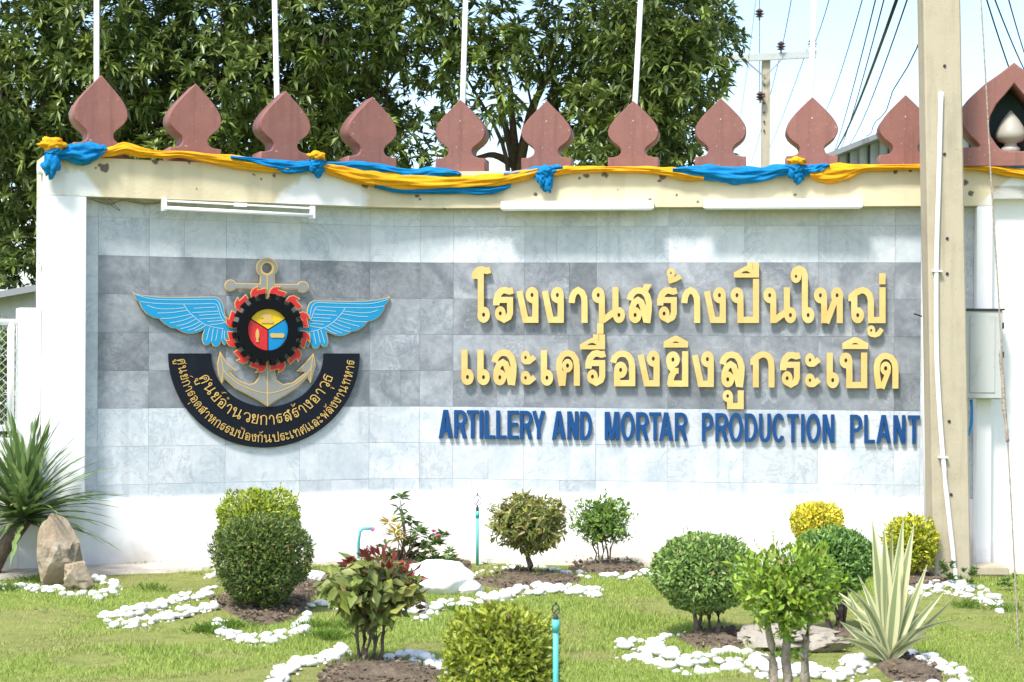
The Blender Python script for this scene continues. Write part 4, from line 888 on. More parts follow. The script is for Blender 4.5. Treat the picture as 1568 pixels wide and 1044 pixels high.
v, f = join(prt); tag(part('chain_link_mesh', v, f, M['metal_w'], fen), kind='stuff')
sh = thing('shed', 'low pale shed with a dark sloping roof edge behind the left fence', 'shed', P(0, 660, 19))
v, f = box(P(-30, 560, 20.5) , 1.9, 2.4, 1.7); part('wall', v, f, M['render'], sh)
A0 = P(-160, 480, 19); vs_ = [P(-180, 478, 19), P(75, 432, 19), P(75, 432, 22.5), P(-180, 478, 22.5)]; vs_ += [q - Vector((0, 0, .07)) for q in vs_]
part('roof', vs_, [(3, 2, 1, 0), (4, 5, 6, 7), (0, 1, 5, 4), (1, 2, 6, 5), (2, 3, 7, 6), (3, 0, 4, 7)], M['roof'], sh)

# ================================================================ right: warehouse, far crossarm pole, wires
wh = thing('warehouse', 'grey sheet-metal warehouse with a pitched roof behind the right of the wall', 'warehouse', P(1400, 540, 30))
YW = 30
ridge, eaL, eaR = P(1400, 176, YW), P(1262, 240, YW), P(1560, 216, YW)
fr = [P(1278, 560, YW), P(1590, 560, YW), P(1590, 208, YW), P(1480, 176, YW), P(1345, 212, YW), P(1278, 240, YW)]
back = [q + Vector((2, 9, 0)) for q in fr]; n_ = 6
part('wall', fr + back, [tuple(range(6))[::-1], tuple(range(6, 12))] + [(i, (i + 1) % 6, 6 + (i + 1) % 6, 6 + i) for i in range(6)], M['wallm'], wh)
for i in range(15):
    x = 1284 + i * 15.5; yt = 240 - (x - 1278) * .42 if x < 1345 else 212 - (x - 1345) * .26
    a = P(x, max(yt, 178) + 2, YW - .06); b_ = P(x, 300, YW - .06)
    v, f = box((a + b_) / 2, .035 if i % 2 else .02, .05, (a - b_).length); part('wall_rib', v, f, M['dark'] if i % 2 else M['roof'], wh)
for x0, y0, x1, y1 in ((1258, 238, 1345, 203), (1345, 203, 1475, 166), (1475, 166, 1600, 205)):
    a, b_ = P(x0, y0, YW - .5), P(x1, y1, YW - .5); c, d = b_ + Vector((2, 10, 0)), a + Vector((2, 10, 0)); vs_ = [a, b_, c, d] + [q - Vector((0, 0, .09)) for q in (a, b_, c, d)]
    part('roof', vs_, [(3, 2, 1, 0), (4, 5, 6, 7), (0, 1, 5, 4), (1, 2, 6, 5), (2, 3, 7, 6), (3, 0, 4, 7)], M['roof'], wh)
YU = 40; up = thing('crossarm_pole', 'distant concrete power pole with a white crossarm against the sky', 'utility pole', P(1171, 540, YU))
zt_ = P(1171, 82, YU); zb2 = P(1172, 650, YU); 
v, f = box((zt_ + zb2) / 2, .18, .18, (zt_ - zb2).length); part('shaft', v, f, M['concrete'], up)
a, b_ = P(1098, 91, YU - .15), P(1250, 83, YU - .15); v, f = bar(a, b_, .075, .05); part('crossarm', v, f, M['box'], up)
for x0, y0 in ((1142, 93), (1198, 90)): v, f = bar(P(x0, y0, YU - .2), P(1171, 118, YU - .2), .02, .02); part('brace', v, f, M['roof'], up)
for px_, py_ in ((1163, 20), (1164, 147), (1196, 78), (1244, 74)):
    c = P(px_, py_ - (0 if px_ < 1170 else 8), YU - .2); v, f = lathe(c - Vector((0, 0, .1)), [(.02, -.06), (.02, .0), (.10, .02), (.04, .05), (.12, .08), (.04, .11), (.10, .14), (.03, .2)], 10); part('insulator', v, f, M['porcelain'], up)
for i in range(7): c = P(1170, 200 - i * 14, YU - .1); v, f = tube([c + Vector((0, .05, 0)), c + Vector((0, -.03, 0))], .022, 6); part('bolt_hole', v, f, M['dark'], up)
WR = [((1104, 28), (1110, -20), 40, 36, .010), ((1163, 150), (1163, -20), 40, 40, .012), ((1134, 180), (1160, -20), 44, 36, .008), ((1196, 78), (1215, -20), 40, 30, .012), ((1244, 74), (1275, -20), 40, 28, .012), ((1168, 250), (1236, 75), 60, 40, .012), ((1150, 250), (1196, 78), 60, 40, .012),
      ((1264, 170), (1323, -10), 50, 24, .012), ((1270, 250), (1343, -10), 50, 20, .012), ((1278, 250), (1356, -10), 50, 18, .011), ((1276, 235), (1377, -12), 50, 17, .026), ((1300, 222), (1393, -12), 48, 17, .012), ((1326, 210), (1414, 45), 30, 14.5, .009),
      ((1548, 112), (1508, -10), 17, 15, .010), ((1575, 120), (1520, -10), 20, 15, .010), ((1590, 140), (1542, -10), 24, 15, .009)]
wl = ['far left power wire above the mango crown', 'jumper wire running down the far pole', 'faint wire left of the far pole', 'wire rising from the middle insulator of the far crossarm', 'wire rising from the right insulator of the far crossarm', 'wire running back below the right insulator', 'wire running back below the middle insulator',
      'leftmost wire of the bundle above the warehouse', 'second thin wire above the warehouse', 'third thin wire hugging the thick cable', 'thick black cable crossing the sky above the warehouse', 'thin wire just right of the thick cable', 'crooked thin wire ending at the concrete pole', 'wire above the niche finial, left of three', 'wire above the niche finial, middle of three', 'wire above the niche finial, right of three']
for (p0, p1, y0, y1, r_), lb in zip(WR, wl):
    a, b_ = P(*p0, y0), P(*p1, y1); pts = [a.lerp(b_, i / 12) - Vector((0, 0, (1 - (2 * i / 12 - 1) ** 2) * (b_ - a).length * .006)) for i in range(13)]
    if 'crooked' in lb: pts = [q + Vector((.022 * math.sin(i * 1.3), 0, .015 * math.cos(i * 1.7))) for i, q in enumerate(pts)]
    v, f = tube(pts, r_ * .72, 5); o = part('power_wire', v, f, M['rubber'], None, True); tag(o, lb, 'wire', 'power wires in the sky')

# ================================================================ leaves
def leafmesh(name, C, D, Nn, L, Wd, cols, m, parent=None, fold=.25, droop=0.0):
    """C base points, D directions, Nn normals, L lengths, Wd widths (n,...) -> folded two-facet leaves"""
    n = len(C); D = D / (np.linalg.norm(D, axis=1, keepdims=True) + 1e-9); sd = np.cross(D, Nn); sd /= (np.linalg.norm(sd, axis=1, keepdims=True) + 1e-9); up = np.cross(sd, D)
    L = L[:, None]; Wd = Wd[:, None]
    b = C; mid = C + D * L * .45; tip = C + D * L + np.array([0, 0, -1]) * droop * L
    l = mid + sd * Wd * .5 + up * Wd * fold; r = mid - sd * Wd * .5 + up * Wd * fold
    V = np.stack([b, r, tip, l], 1).reshape(-1, 3)
    org = V.mean(0) if parent is None else np.array(wloc(parent)); V = V - org
    idx = np.arange(n)[:, None] * 4; T = np.concatenate([idx + np.array([[0, 1, 2]]), idx + np.array([[0, 2, 3]])], 1).reshape(-1)
    me = bpy.data.meshes.new(name); me.vertices.add(n * 4); me.vertices.foreach_set('co', V.ravel()); nt_ = 2 * n
    me.loops.add(nt_ * 3); me.loops.foreach_set('vertex_index', T.astype(np.int32)); me.polygons.add(nt_)
    me.polygons.foreach_set('loop_start', np.arange(nt_, dtype=np.int32) * 3); me.update(calc_edges=True); me.validate()
    at = me.color_attributes.new('col', 'FLOAT_COLOR', 'POINT'); at.data.foreach_set('color', np.repeat(np.hstack([cols, np.ones((n, 1))]), 4, 0).ravel().astype(np.float32))
    me.materials.append(m); o = bpy.data.objects.new(name, me); COL.objects.link(o)
    if parent is not None: o.parent = parent
    else: o.location = org
    return o
def rdir(n): v = RNG.normal(size=(n, 3)); return v / np.linalg.norm(v, axis=1, keepdims=True)
def mixcol(cols, n, jit=.12, gain=1.0):
    cols = np.array(cols) * gain; wts = RNG.dirichlet(np.ones(len(cols)) * .6, n); c = wts @ cols; return c * (1 + RNG.normal(size=(n, 1)) * jit).clip(.5, 1.6)
def stems(parent, base, top_c, spread, n, r0, h, m, seed, lean=.1):
    rnd = random.Random(seed)
    for i in range(n):
        a = rnd.uniform(0, 6.28); b0 = base + Vector((math.cos(a) * .05 * (n > 1), math.sin(a) * .04 * (n > 1), -.04)); tp = top_c + Vector((math.cos(a) * spread, math.sin(a) * spread * .6, rnd.uniform(-.05, .05)))
        if n > 1: tp.x = top_c.x + spread * (2 * i / (n - 1) - 1) * rnd.uniform(.8, 1.1)
        if n > 1: b0.x = base.x + .05 * (2 * i / (n - 1) - 1)
        pts = [b0]
        for k in range(1, 6):
            t = k / 6; pts.append(b0.lerp(tp, t) + Vector((rnd.uniform(-.018, .018), rnd.uniform(-.018, .018), 0)))
        pts.append(tp); v, f = tube(pts, [r0 * (1 - .55 * k / 6) * rnd.uniform(.88, 1.12) for k in range(7)], 8); part('stem', v, f, m, parent, True)
        for q in range(3):
            k = rnd.choice([3, 4, 5]); p = pts[k]; d = Vector((rnd.uniform(-1, 1), rnd.uniform(-1, 1), rnd.uniform(.4, 1))) * spread * .7
            v, f = tube([p, p + d * .5 + Vector((0, 0, .01)), p + d], [r0 * .4, r0 * .28, r0 * .15], 5); part('twig', v, f, m, parent, True)
def bush(lb, cat, x0, x1, yt, yb_, gpy, n, leaf, cols, gx=None, ns=3, r0=.014, bark='bark', sq=2.0, group=None, flat=1.0, name='shrub', upw=.3, rough=.10, seed=1, shell=.45, Y=None, asp=.42, bottom=.0, depth=.9, gain=1.3):
    gx = (x0 + x1) / 2 if gx is None else gx
    g = G(gx, gpy) if Y is None else P(gx, gpy, Y); Y = g.y; g.z = gh(g.x, g.y); kx = Y / F; cxm, cym = (x0 + x1) / 2, (yt + yb_) / 2; c = P(cxm, cym, Y)
    rx = (x1 - x0) / 2 * kx; rz = (yb_ - yt) / 2 * kx; ry = rx * depth
    t = thing(name, lb, cat, g, group)
    u = rdir(n); p = np.sign(u) * np.abs(u); q = (np.abs(u[:, 0]) ** sq + np.abs(u[:, 1]) ** sq + np.abs(u[:, 2]) ** sq) ** (1 / sq); u2 = u / q[:, None]
    nz = np.array([mnoise.noise(Vector(a * 2.4) + Vector((seed * 7, 0, 0))) + .5 * mnoise.noise(Vector(a * 6) + Vector((seed * 7, 5, 0))) for a in u2[:n]])
    rad = (1 - shell * RNG.random(n) ** 2.2) * (1 + rough * nz * 1.6)
    rad *= np.where(RNG.random(n) < .03, 1 + .12 * RNG.random(n), 1)
    Cn = u2 * rad[:, None] * np.array([rx, ry, rz]); 
    if bottom: Cn[:, 0] *= 1 - bottom * np.clip(-Cn[:, 2] / rz, 0, 1); Cn[:, 1] *= 1 - bottom * np.clip(-Cn[:, 2] / rz, 0, 1)
    Cn += np.array(c)
    ni = n // 4; ii = RNG.integers(0, n, ni); Ci = (Cn[ii] - np.array(c)) * RNG.uniform(.25, .78, (ni, 1)) + np.array(c)
    leafmesh('inner_leaves', Ci, rdir(ni), rdir(ni) + u2[ii], RNG.uniform(1.1, 1.8, ni) * leaf, RNG.uniform(.6, .9, ni) * leaf, mixcol(cols, ni) * .95, M['leaf'], t)
    D = u2 * .8 + rdir(n) * .9 + np.array([0, 0, upw]); Nn = u2 + rdir(n) * .7 + np.array([0, 0, .5])
    L = leaf * RNG.uniform(.5, 1.4, n); cl = mixcol(cols, n, gain=gain); top = np.clip((Cn[:, 2] - c.z) / rz, -1, 1) * .5 + .5
    young = (rad > .93) & (RNG.random(n) < .25 + .3 * top); cl[young] = cl[young] * np.array([1.25, 1.2, .9])
    dead = RNG.random(n) < .02; cl[dead] = np.array([.30, .20, .09])
    for q in range(16 if leaf < .07 else 0):
        s0_ = int(RNG.integers(0, n)); ax_ = u2[s0_] * .5 + np.array([0, 0, .7]) + rdir(1)[0] * .25; ax_ /= np.linalg.norm(ax_)
        if Cn[s0_, 2] < c.z - rz * .2: continue
        k_ = 9; t_ = np.arange(k_) / k_ * leaf * RNG.uniform(1.2, 3.2); Cn = np.vstack([Cn, np.array(c) + (Cn[s0_] - np.array(c)) * .97 + ax_ * t_[:, None]]); D = np.vstack([D, ax_ + rdir(k_) * .8]); Nn = np.vstack([Nn, rdir(k_) + np.array([0, 0, .6])]); L = np.concatenate([L, leaf * RNG.uniform(.5, .9, k_)]); cl = np.vstack([cl, mixcol(cols, k_, gain=gain * 1.2)])
    leafmesh('crown', Cn - D / np.linalg.norm(D, axis=1, keepdims=True) * L[:, None] * .5, D, Nn, L, L * asp, cl, M['leaf'], t)
    if ns: stems(t, g, c - Vector((0, 0, rz * .35)), rx * .35, ns, r0, 0, M[bark], seed)
    return t
DG = [(.035, .075, .02), (.055, .11, .025), (.11, .15, .035)]; YG = [(.20, .27, .025), (.12, .19, .02), (.33, .36, .04)]; MG = [(.09, .17, .035), (.13, .22, .05), (.06, .12, .03)]; GO = [(.58, .49, .04), (.46, .43, .03), (.30, .33, .025), (.66, .56, .10)]
bush('yellow-green clipped shrub standing behind the dark green one at left', 'shrub', 335, 458, 751, 850, 893, 6500, .034, YG, ns=2, sq=3.2, seed=1)
bush('dark green clipped shrub shaped like a drum, left of the emblem text', 'shrub', 328, 474, 788, 925, 938, 11000, .030, DG + [(.16, .19, .035)], gx=402, ns=3, sq=2.8, seed=2, bottom=.30)
bush('round pinkish-green shrub on one trunk, right of the first blue riser pipe', 'shrub', 750, 870, 758, 846, 884, 2600, .058, [(.15, .19, .045), (.20, .16, .07), (.26, .26, .05), (.10, .14, .03)], gx=812, ns=1, r0=.03, seed=3, rough=.2, asp=.34, upw=-.3, bottom=.15)
bush('small loose green shrub with several thin stems beside the wall foot', 'shrub', 878, 968, 762, 834, 871, 2000, .042, MG + [(.2, .3, .04)], gx=925, ns=5, r0=.010, bark='bark_pale', seed=4, rough=.3, shell=.7)
bush('yellow-green clipped shrub in the foreground, cut off by the picture bottom', 'shrub', 680, 850, 928, 1095, 1110, 9500, .034, [(.20, .25, .03), (.11, .17, .02), (.32, .33, .045)], ns=3, sq=2.7, seed=5, rough=.14)
bush('large round grey-green ball shrub on four bare stems', 'shrub', 996, 1160, 817, 938, 973, 10000, .034, [(.10, .18, .045), (.14, .23, .06), (.07, .13, .04), (.19, .24, .07)], gx=1082, gain=1.65, ns=4, r0=.017, seed=6, rough=.08, bottom=.1)
bush('small bright green tree on three pale trunks in the foreground', 'shrub', 1130, 1285, 840, 962, 1085, 3000, .041, [(.16, .26, .03), (.10, .19, .025), (.26, .34, .04)], gx=1206, ns=3, r0=.030, bark='bark_pale', seed=7, rough=.3, sq=2.5, shell=.7, bottom=.35)
bush('round mid-green shrub on brown stems just left of the variegated plant', 'shrub', 1218, 1340, 810, 905, 966, 7000, .032, [(.09, .18, .04), (.13, .23, .05), (.06, .12, .03)], gx=1285, gain=1.55, ns=4, r0=.022, seed=8, rough=.12, sq=2.3)
bush('golden-leaved clipped shrub peeping over the mid-green one', 'shrub', 1213, 1290, 769, 830, 900, 3200, .036, GO, ns=2, seed=9, sq=2.6, rough=.06, r0=.018)
bush('golden-leaved shrub close to the left side of the concrete pole', 'shrub', 1354, 1436, 792, 875, 888, 3000, .040, [(.46, .42, .03), (.34, .36, .025), (.16, .23, .02)], gx=1392, ns=2, seed=10, sq=2.6, rough=.12, bottom=.25)
# red and green large-leaved shrub
t = bush('large-leaved shrub with green and dark red leaves in the front bed', 'shrub', 494, 640, 856, 955, 1014, 620, .096, [(.17, .22, .05), (.25, .30, .08), (.10, .15, .035), (.16, .13, .06)], gx=566, ns=7, r0=.013, seed=11, rough=.25, asp=.5, shell=.9, upw=-.25, bottom=.4)
g = G(566., 1014.); c = P(588, 872, g.y); n = 110; u = rdir(n); u[:, 2] = np.abs(u[:, 2]) * .9; Cn = u * np.array([.19, .15, .09]) + np.array(c); Cn[:, 2] -= np.clip(Cn[:, 0] - c.x, 0, 1) * RNG.uniform(0, 1.6, n); keep = (Cn[:, 0] > c.x - .3)
Cn, u = Cn[keep], u[keep]; n = len(Cn); leafmesh('red_leaves', Cn, u + rdir(n) * .5 + np.array([0, 0, .0]), u + rdir(n) * .6, RNG.uniform(.05, .09, n), RNG.uniform(.02, .035, n), mixcol([(.22, .02, .03), (.36, .04, .04), (.09, .02, .02), (.12, .08, .03)], n), M['leaf'], t)
# thin mixed plants in front of the plinth
t = thing('croton', 'croton with narrow yellow leaves among thin green stems in front of the plinth', 'plant', G(615, 868))
g = G(615., 868.)
def whorl(c, n, L, wd, cols, parent, up=.4, name='leaves', m='leaf', droop=.1):
    a = RNG.uniform(0, 6.28, n); e = RNG.uniform(up - .5, up + .6, n); D = np.stack([np.cos(a) * np.cos(e), np.sin(a) * np.cos(e), np.sin(e)], 1)
    return np.repeat(np.array(c)[None], n, 0) + D * .01, D, np.array([0, 0, 1.]) + rdir(n) * .3, L * RNG.uniform(.6, 1.15, n), np.full(n, wd) * RNG.uniform(.7, 1.2, n), mixcol(cols, n)
def cat_leaves(name, ws, m, parent, droop=.1):
    z = [np.concatenate([w_[i] for w_ in ws]) for i in range(6)]; return leafmesh(name, *z[:5], z[5], m, parent, droop=droop)
YL = [(.55, .42, .05), (.62, .36, .05), (.35, .38, .06)]; GL2 = [(.10, .19, .04), (.16, .26, .06), (.07, .13, .03)]
ws, wy = [], []
for px_, py_, n, y in ((596, 800, 26, 1), (608, 812, 26, 1), (614, 825, 26, 1), (604, 818, 20, 1), (612, 762, 14, 0), (618, 790, 12, 0), (630, 800, 20, 0), (640, 815, 22, 0), (628, 830, 24, 0), (645, 835, 24, 0), (600, 850, 24, 0), (620, 850, 24, 0), (590, 835, 10, 0), (636, 850, 24, 0), (612, 778, 8, 0)):
    c = P(px_, py_, g.y + RNG.uniform(-.15, .15)); (wy if y else ws).append(whorl(c, n, .11 if y else .10, .016 if y else .04, YL if y else GL2, t, up=.2 if y else .1))
    if py_ < 845: v, f = tube([Vector((g.x + RNG.uniform(-.05, .05), g.y, 0)), (Vector(g) + c) / 2 + Vector((.03, 0, .02)), c], [.007, .005, .003], 5); part('stem', v, f, M['bark'], t, True)
cat_leaves('yellow_leaves', wy, M['leaf'], t); cat_leaves('green_leaves', ws, M['leaf'], t)
t = thing('leafy_plant', 'low leafy green plant with a few pink flowers right of the croton', 'plant', G(662, 868)); ws = []
for i in range(26):
    px_ = 645 + RNG.random() * 48; py_ = 866 - RNG.random() * (48 if px_ < 680 else 20) * 1.0; ws.append(whorl(P(px_, py_, g.y + RNG.uniform(-.2, .2)), 14, .075, .03, GL2, t, up=.4))
cat_leaves('leaves', ws, M['leaf'], t)
for px_, py_ in ((664, 815), (667, 824), (672, 822)): c = P(px_, py_, g.y - .1); v, f = lathe(c, [(.004, 0), (.016, .008), (.02, .018), (.008, .024)], 7); part('flower', v, f, mat('pink_petal', (.6, .08, .22), .6), t)
# weeds at the pole foot
for k, (px_, gy2, n_, lb) in enumerate(((1450, 896, 12, 'small green weed at the left foot of the concrete pole'), (1482, 902, 8, 'small green weed at the right foot of the concrete pole'), (1543, 905, 6, 'sparse weed beside the concrete block'))):
    g2 = G(float(px_), float(gy2)); t = thing('weed', lb, 'weed', g2, 'weeds by the concrete pole'); ws = [whorl(P(px_ + RNG.uniform(-12, 12), gy2 - 6 - RNG.random() * (26 if k < 2 else 16), g2.y), 12, .045, .02, GL2, t, up=.6) for _ in range(n_)]
    cat_leaves('leaves', ws, M['leaf'], t)
# strap-leaved plants
def straps(t, base, specs, wd, cA, cB, m='leaf', name='blade', bend=.35, segs=8, stripe=True):
    out = []
    for (dx, dy, L, b_) in specs:
        pts = []; d = Vector((dx, dy, 1)).normalized()
        for i in range(segs + 1):
            u_ = i / segs; p = base + d * L * u_ + Vector((dx, dy, -.35)) * (b_ * L * u_ ** 2.2); pts.append(p)
        sd = d.cross(Vector((0, -1, .15))).normalized(); out.append((pts, sd, random.uniform(.55, 1.0) if abs(dx) > .2 else 1.0))
    for pts, sd, wk in out:
        vs_, fs, cl = [], [], []
        tw = random.uniform(-1.6, 1.6)
        for i, p in enumerate(pts):
            u_ = i / segs; w_ = wd * wk * (.75 + .5 * math.sin(math.pi * min(u_ * 1.1, 1))) * (1 - u_ ** 4) ** .8 * .5 + .0008; s2 = (sd + Vector((0, -1, 0)) * tw * u_).normalized(); up_ = Vector((0, -1, .2)) * w_ * .35
            for q, cc_ in ((-1, cB), (-.62, cB), (-.6, cA), (.3, cA), (.32, cB), (1, cB)): vs_.append(p + s2 * w_ * q + up_ * (1 - abs(q)) * -1); cl.append((*cc_, 1) if stripe else (*cA, 1))
        for i in range(segs):
            for k in range(5): a = i * 6 + k; fs.append((a, a + 1, a + 7, a + 6))
        o = part(name, vs_, fs, M[m], t, True); at = o.data.color_attributes.new('col', 'FLOAT_COLOR', 'POINT'); at.data.foreach_set('color', np.array(cl, np.float32).ravel())
g = G(1362., 1012.); t = thing('variegated_plant', 'tall variegated plant with cream-edged strap leaves in the front right bed', 'plant', g); rr = random.Random(3)
sp = [(-.05, -.02, .76, .0), (.02, .03, .78, .02), (.09, .02, .82, .05), (.16, 0, .80, .06), (-.12, .05, .80, -.02), (.06, -.1, .62, .05)] + [(s_ * rr.uniform(.2, .6), rr.uniform(-.4, .4), rr.uniform(.22, .62), rr.choice([-.05, .1, .3, .6, .9])) for s_ in (-1, 1) for _ in range(8)] + [(-1.05, -.2, .36, .1), (.95, -.2, .54, .0), (.7, .1, .5, .1), (-.7, .2, .46, -.1), (-.6, -.4, .32, .5), (.6, -.5, .3, .5), (-1.0, -.5, .3, .4), (.3, -.5, .26, .4)]
straps(t, g, sp, .058, (.26, .31, .15), (.66, .65, .38))
g = G(-20., 885.); t = thing('yucca', 'spiky green yucca with a thick leaning trunk at the left edge', 'plant', g); crown = P(40, 795, g.y)
v, f = tube([g, g.lerp(crown, .45) + Vector((-.03, 0, 0)), crown], [.075, .065, .05], 10); part('trunk', v, f, M['bark'], t, True)
C_, D_, N_, L_, W_, c_ = [], [], [], [], [], []
for k in range(230):
    a = RNG.uniform(0, 6.28); e = RNG.uniform(-.15, 1.45); d = np.array([math.cos(a) * math.cos(e), math.sin(a) * math.cos(e), math.sin(e)]); base = np.array(crown) + d * .03 + np.array([0, 0, .07 * math.sin(e)]) + np.array([RNG.uniform(-.05, .02), 0, 0]); L = RNG.uniform(.46, .78); w_ = RNG.uniform(.034, .05); col = mixcol([(.09, .16, .045), (.16, .25, .075), (.12, .20, .05), (.28, .36, .14)], 1)[0]
    # three jointed facets per blade so that it arches
    p = base; dd = d.copy(); nn = np.array([0, 0, 1.]) + rdir(1)[0] * .3
    for j in range(4):
        C_.append(p - dd * L * .02); D_.append(dd); N_.append(nn); L_.append(L * (.34 if j < 3 else .3)); W_.append(w_ * (1.25, 1.25, 1.0, .65)[j]); c_.append(col); p = p + dd * L * .24; dd = dd + np.array([0, 0, -.10 - .05 * j]); dd /= np.linalg.norm(dd)
leafmesh('leaf_blades', np.array(C_), np.array(D_), np.array(N_), np.array(L_), np.array(W_), np.array(c_), M['leaf'], t, fold=.15)

# ================================================================ mango trees
def whorls(cs, R_, n, out):
    for (c, r) in zip(cs, R_):
        m_ = int(n * (r / 1.0) ** 2); u = rdir(m_); u = u[(u[:, 1] < .55)]; m_ = len(u)
        nz = np.array([mnoise.noise(Vector(a * 2.2) + Vector(c)) for a in u]); rad = r * (1 - .34 * RNG.random(m_) ** 1.8) * (1 + .22 * nz)
        p = u * rad[:, None] + np.array(c); out.append((p, u, rad / r))
trees = [('leftmost mango tree, dark and dense, filling the sky beside the first flagpole', P(40, 560, 20.5), [(-60, 60), (20, 30), (95, 70), (0, 130), (70, 170), (-30, 210), (30, 260), (95, 235), (-20, 310), (45, 350), (10, 400), (60, 420), (130, 15), (-90, 140), (-80, 280), (140, 130)], 20.5),
         ('second mango tree behind the second and third finials', P(300, 560, 21), [(170, 60), (235, 25), (300, 60), (215, 120), (280, 140), (170, 180), (340, 20), (240, 200), (330, 120), (300, 210), (380, 190), (200, 250), (345, 245), (260, 260), (140, 220)], 21),
         ('third mango tree, bright-tipped, behind the fourth and fifth finials', P(530, 560, 21.5), [(400, 40), (460, 80), (430, 130), (500, 40), (520, 110), (470, 170), (540, 170), (560, 60), (430, 220), (500, 225), (600, 20), (560, 225), (640, 50)], 21.5),
         ('fourth mango tree with bare branches and sky gaps in the middle', P(790, 560, 22), [(660, 15), (720, 55), (780, 25), (840, 60), (800, 90), (880, 20), (750, 110), (700, 95), (640, 235), (900, 90), (930, 50)], 22),
         ('rightmost mango tree, its edge meeting the open sky', P(1010, 560, 21), [(950, 30), (1000, 15), (1030, 60), (985, 90), (1035, 120), (990, 150), (1028, 180), (945, 120), (985, 222), (1022, 232), (1036, 15), (940, 212), (890, 248), (950, 165)], 21)]
MC = [(.05, .085, .024), (.095, .145, .036), (.155, .215, .05), (.27, .33, .085)]
for ti, (lb, base, blobs, Y) in enumerate(trees):
    rr = random.Random(ti); base = Vector((base.x, Y + 1.5, 0)); t = thing('mango_tree', lb, 'tree', base, 'mango trees behind the wall')
    cs_ = [P(x, y, Y + rr.uniform(-.5, .9)) for x, y in blobs]; Rr = [rr.uniform(.42, .62) for _ in blobs]
    dense = ti != 3
    if dense:   # a second, deeper layer closes the crown
        for x, y in blobs[::1]: cs_.append(P(x + rr.uniform(-30, 30), y + rr.uniform(-25, 25), Y + rr.uniform(1.2, 2.2))); Rr.append(rr.uniform(.55, .75))
    else:
        for x, y in ((760, 175), (700, 200), (870, 140), (640, 150)): cs_.append(P(x, y, Y + 2.2)); Rr.append(.33)
    # upper crown outside the frame, so the tree is whole
    for k in range(9): a = rr.uniform(0, 6.28); cs_.append(Vector((base.x - (1.1 if ti == 4 else 0) + math.cos(a) * 1.1, base.y - .6 + math.sin(a) * 1.0, 7.3 + rr.uniform(-.2, .9)))); Rr.append(rr.uniform(.7, .9))
    out = []; whorls(cs_, Rr, 300 if dense else 250, out); p = np.concatenate([o[0] for o in out]); u = np.concatenate([o[1] for o in out]); rd = np.concatenate([o[2] for o in out]); n = len(p); K_ = 9
    ax = u + np.array([0, -.25, .45]) + rdir(n) * .35; ax /= np.linalg.norm(ax, axis=1, keepdims=True); p1 = np.cross(ax, rdir(n)); p1 /= np.linalg.norm(p1, axis=1, keepdims=True); p2 = np.cross(ax, p1)
    a = (np.arange(K_)[None] * 2.4 + RNG.uniform(-.3, .3, (n, K_))); e = R(90) - np.radians(RNG.uniform(38, 88, (n, K_))); dirs = (p1[:, None] * np.cos(a)[..., None] + p2[:, None] * np.sin(a)[..., None]) * np.cos(e)[..., None] + ax[:, None] * np.sin(e)[..., None]
    dirs = dirs.reshape(-1, 3); cen = np.repeat(p, K_, 0); m_ = len(cen); wc = mixcol(MC, n, .15); tips = (RNG.random(n) < .16) & (rd > .8); wc[tips] = wc[tips] * .4 + np.array([.20, .27, .04]) * .6
    if ti in (2, 3): wc[tips] = wc[tips] * 1.25
    cl = np.repeat(wc, K_, 0) * RNG.uniform(.8, 1.2, (m_, 1))
    leafmesh('crown', cen, dirs, np.array([0, 0, 1.]) + rdir(m_) * .45, RNG.uniform(.11, .19, m_), RNG.uniform(.038, .056, m_), cl, M['mango'], t, fold=.12, droop=.18)
    v, f = tube([base, base + Vector((.1, 0, 1.4)), base + Vector((0, 0, 2.8)), base + Vector((-.1, 0, 4.0))], [.26, .2, .17, .1], 10); part('trunk', v, f, M['bark'], t, True)
    for k in range(16 if dense else 9):
        c = cs_[k % len(cs_)]; h = rr.uniform(2.6, 4.2); b0 = base + Vector((0, 0, h)); mid = b0.lerp(c, .5) + Vector((rr.uniform(-.45, .45), rr.uniform(-.2, .4), rr.uniform(-.1, .45))); pts = [Vector(q) for q in smooth_path([b0, b0.lerp(mid, .5) + Vector((0, 0, .1)), mid, c], 4)]
        v, f = tube(pts, [.06 * (1 - .8 * i / (len(pts) - 1)) for i in range(len(pts))], 6); part('limb', v, f, M['bark'], t, True)
# undergrowth seen through the chain-link fence
t = thing('hedge', 'sunlit green undergrowth behind the chain-link fence', 'shrub', P(-20, 640, 17.5)); n = 9000
c = np.array(P(-40, 600, 17.6)); p = rdir(n) * (RNG.random((n, 1)) ** .33) * np.array([1.2, .5, .75]) + c; d = rdir(n)
leafmesh('crown', p, d, rdir(n) + np.array([0, 0, .8]), RNG.uniform(.05, .1, n), RNG.uniform(.02, .04, n), mixcol([(.10, .17, .03), (.2, .28, .05), (.05, .1, .02)], n), M['leaf'], t)

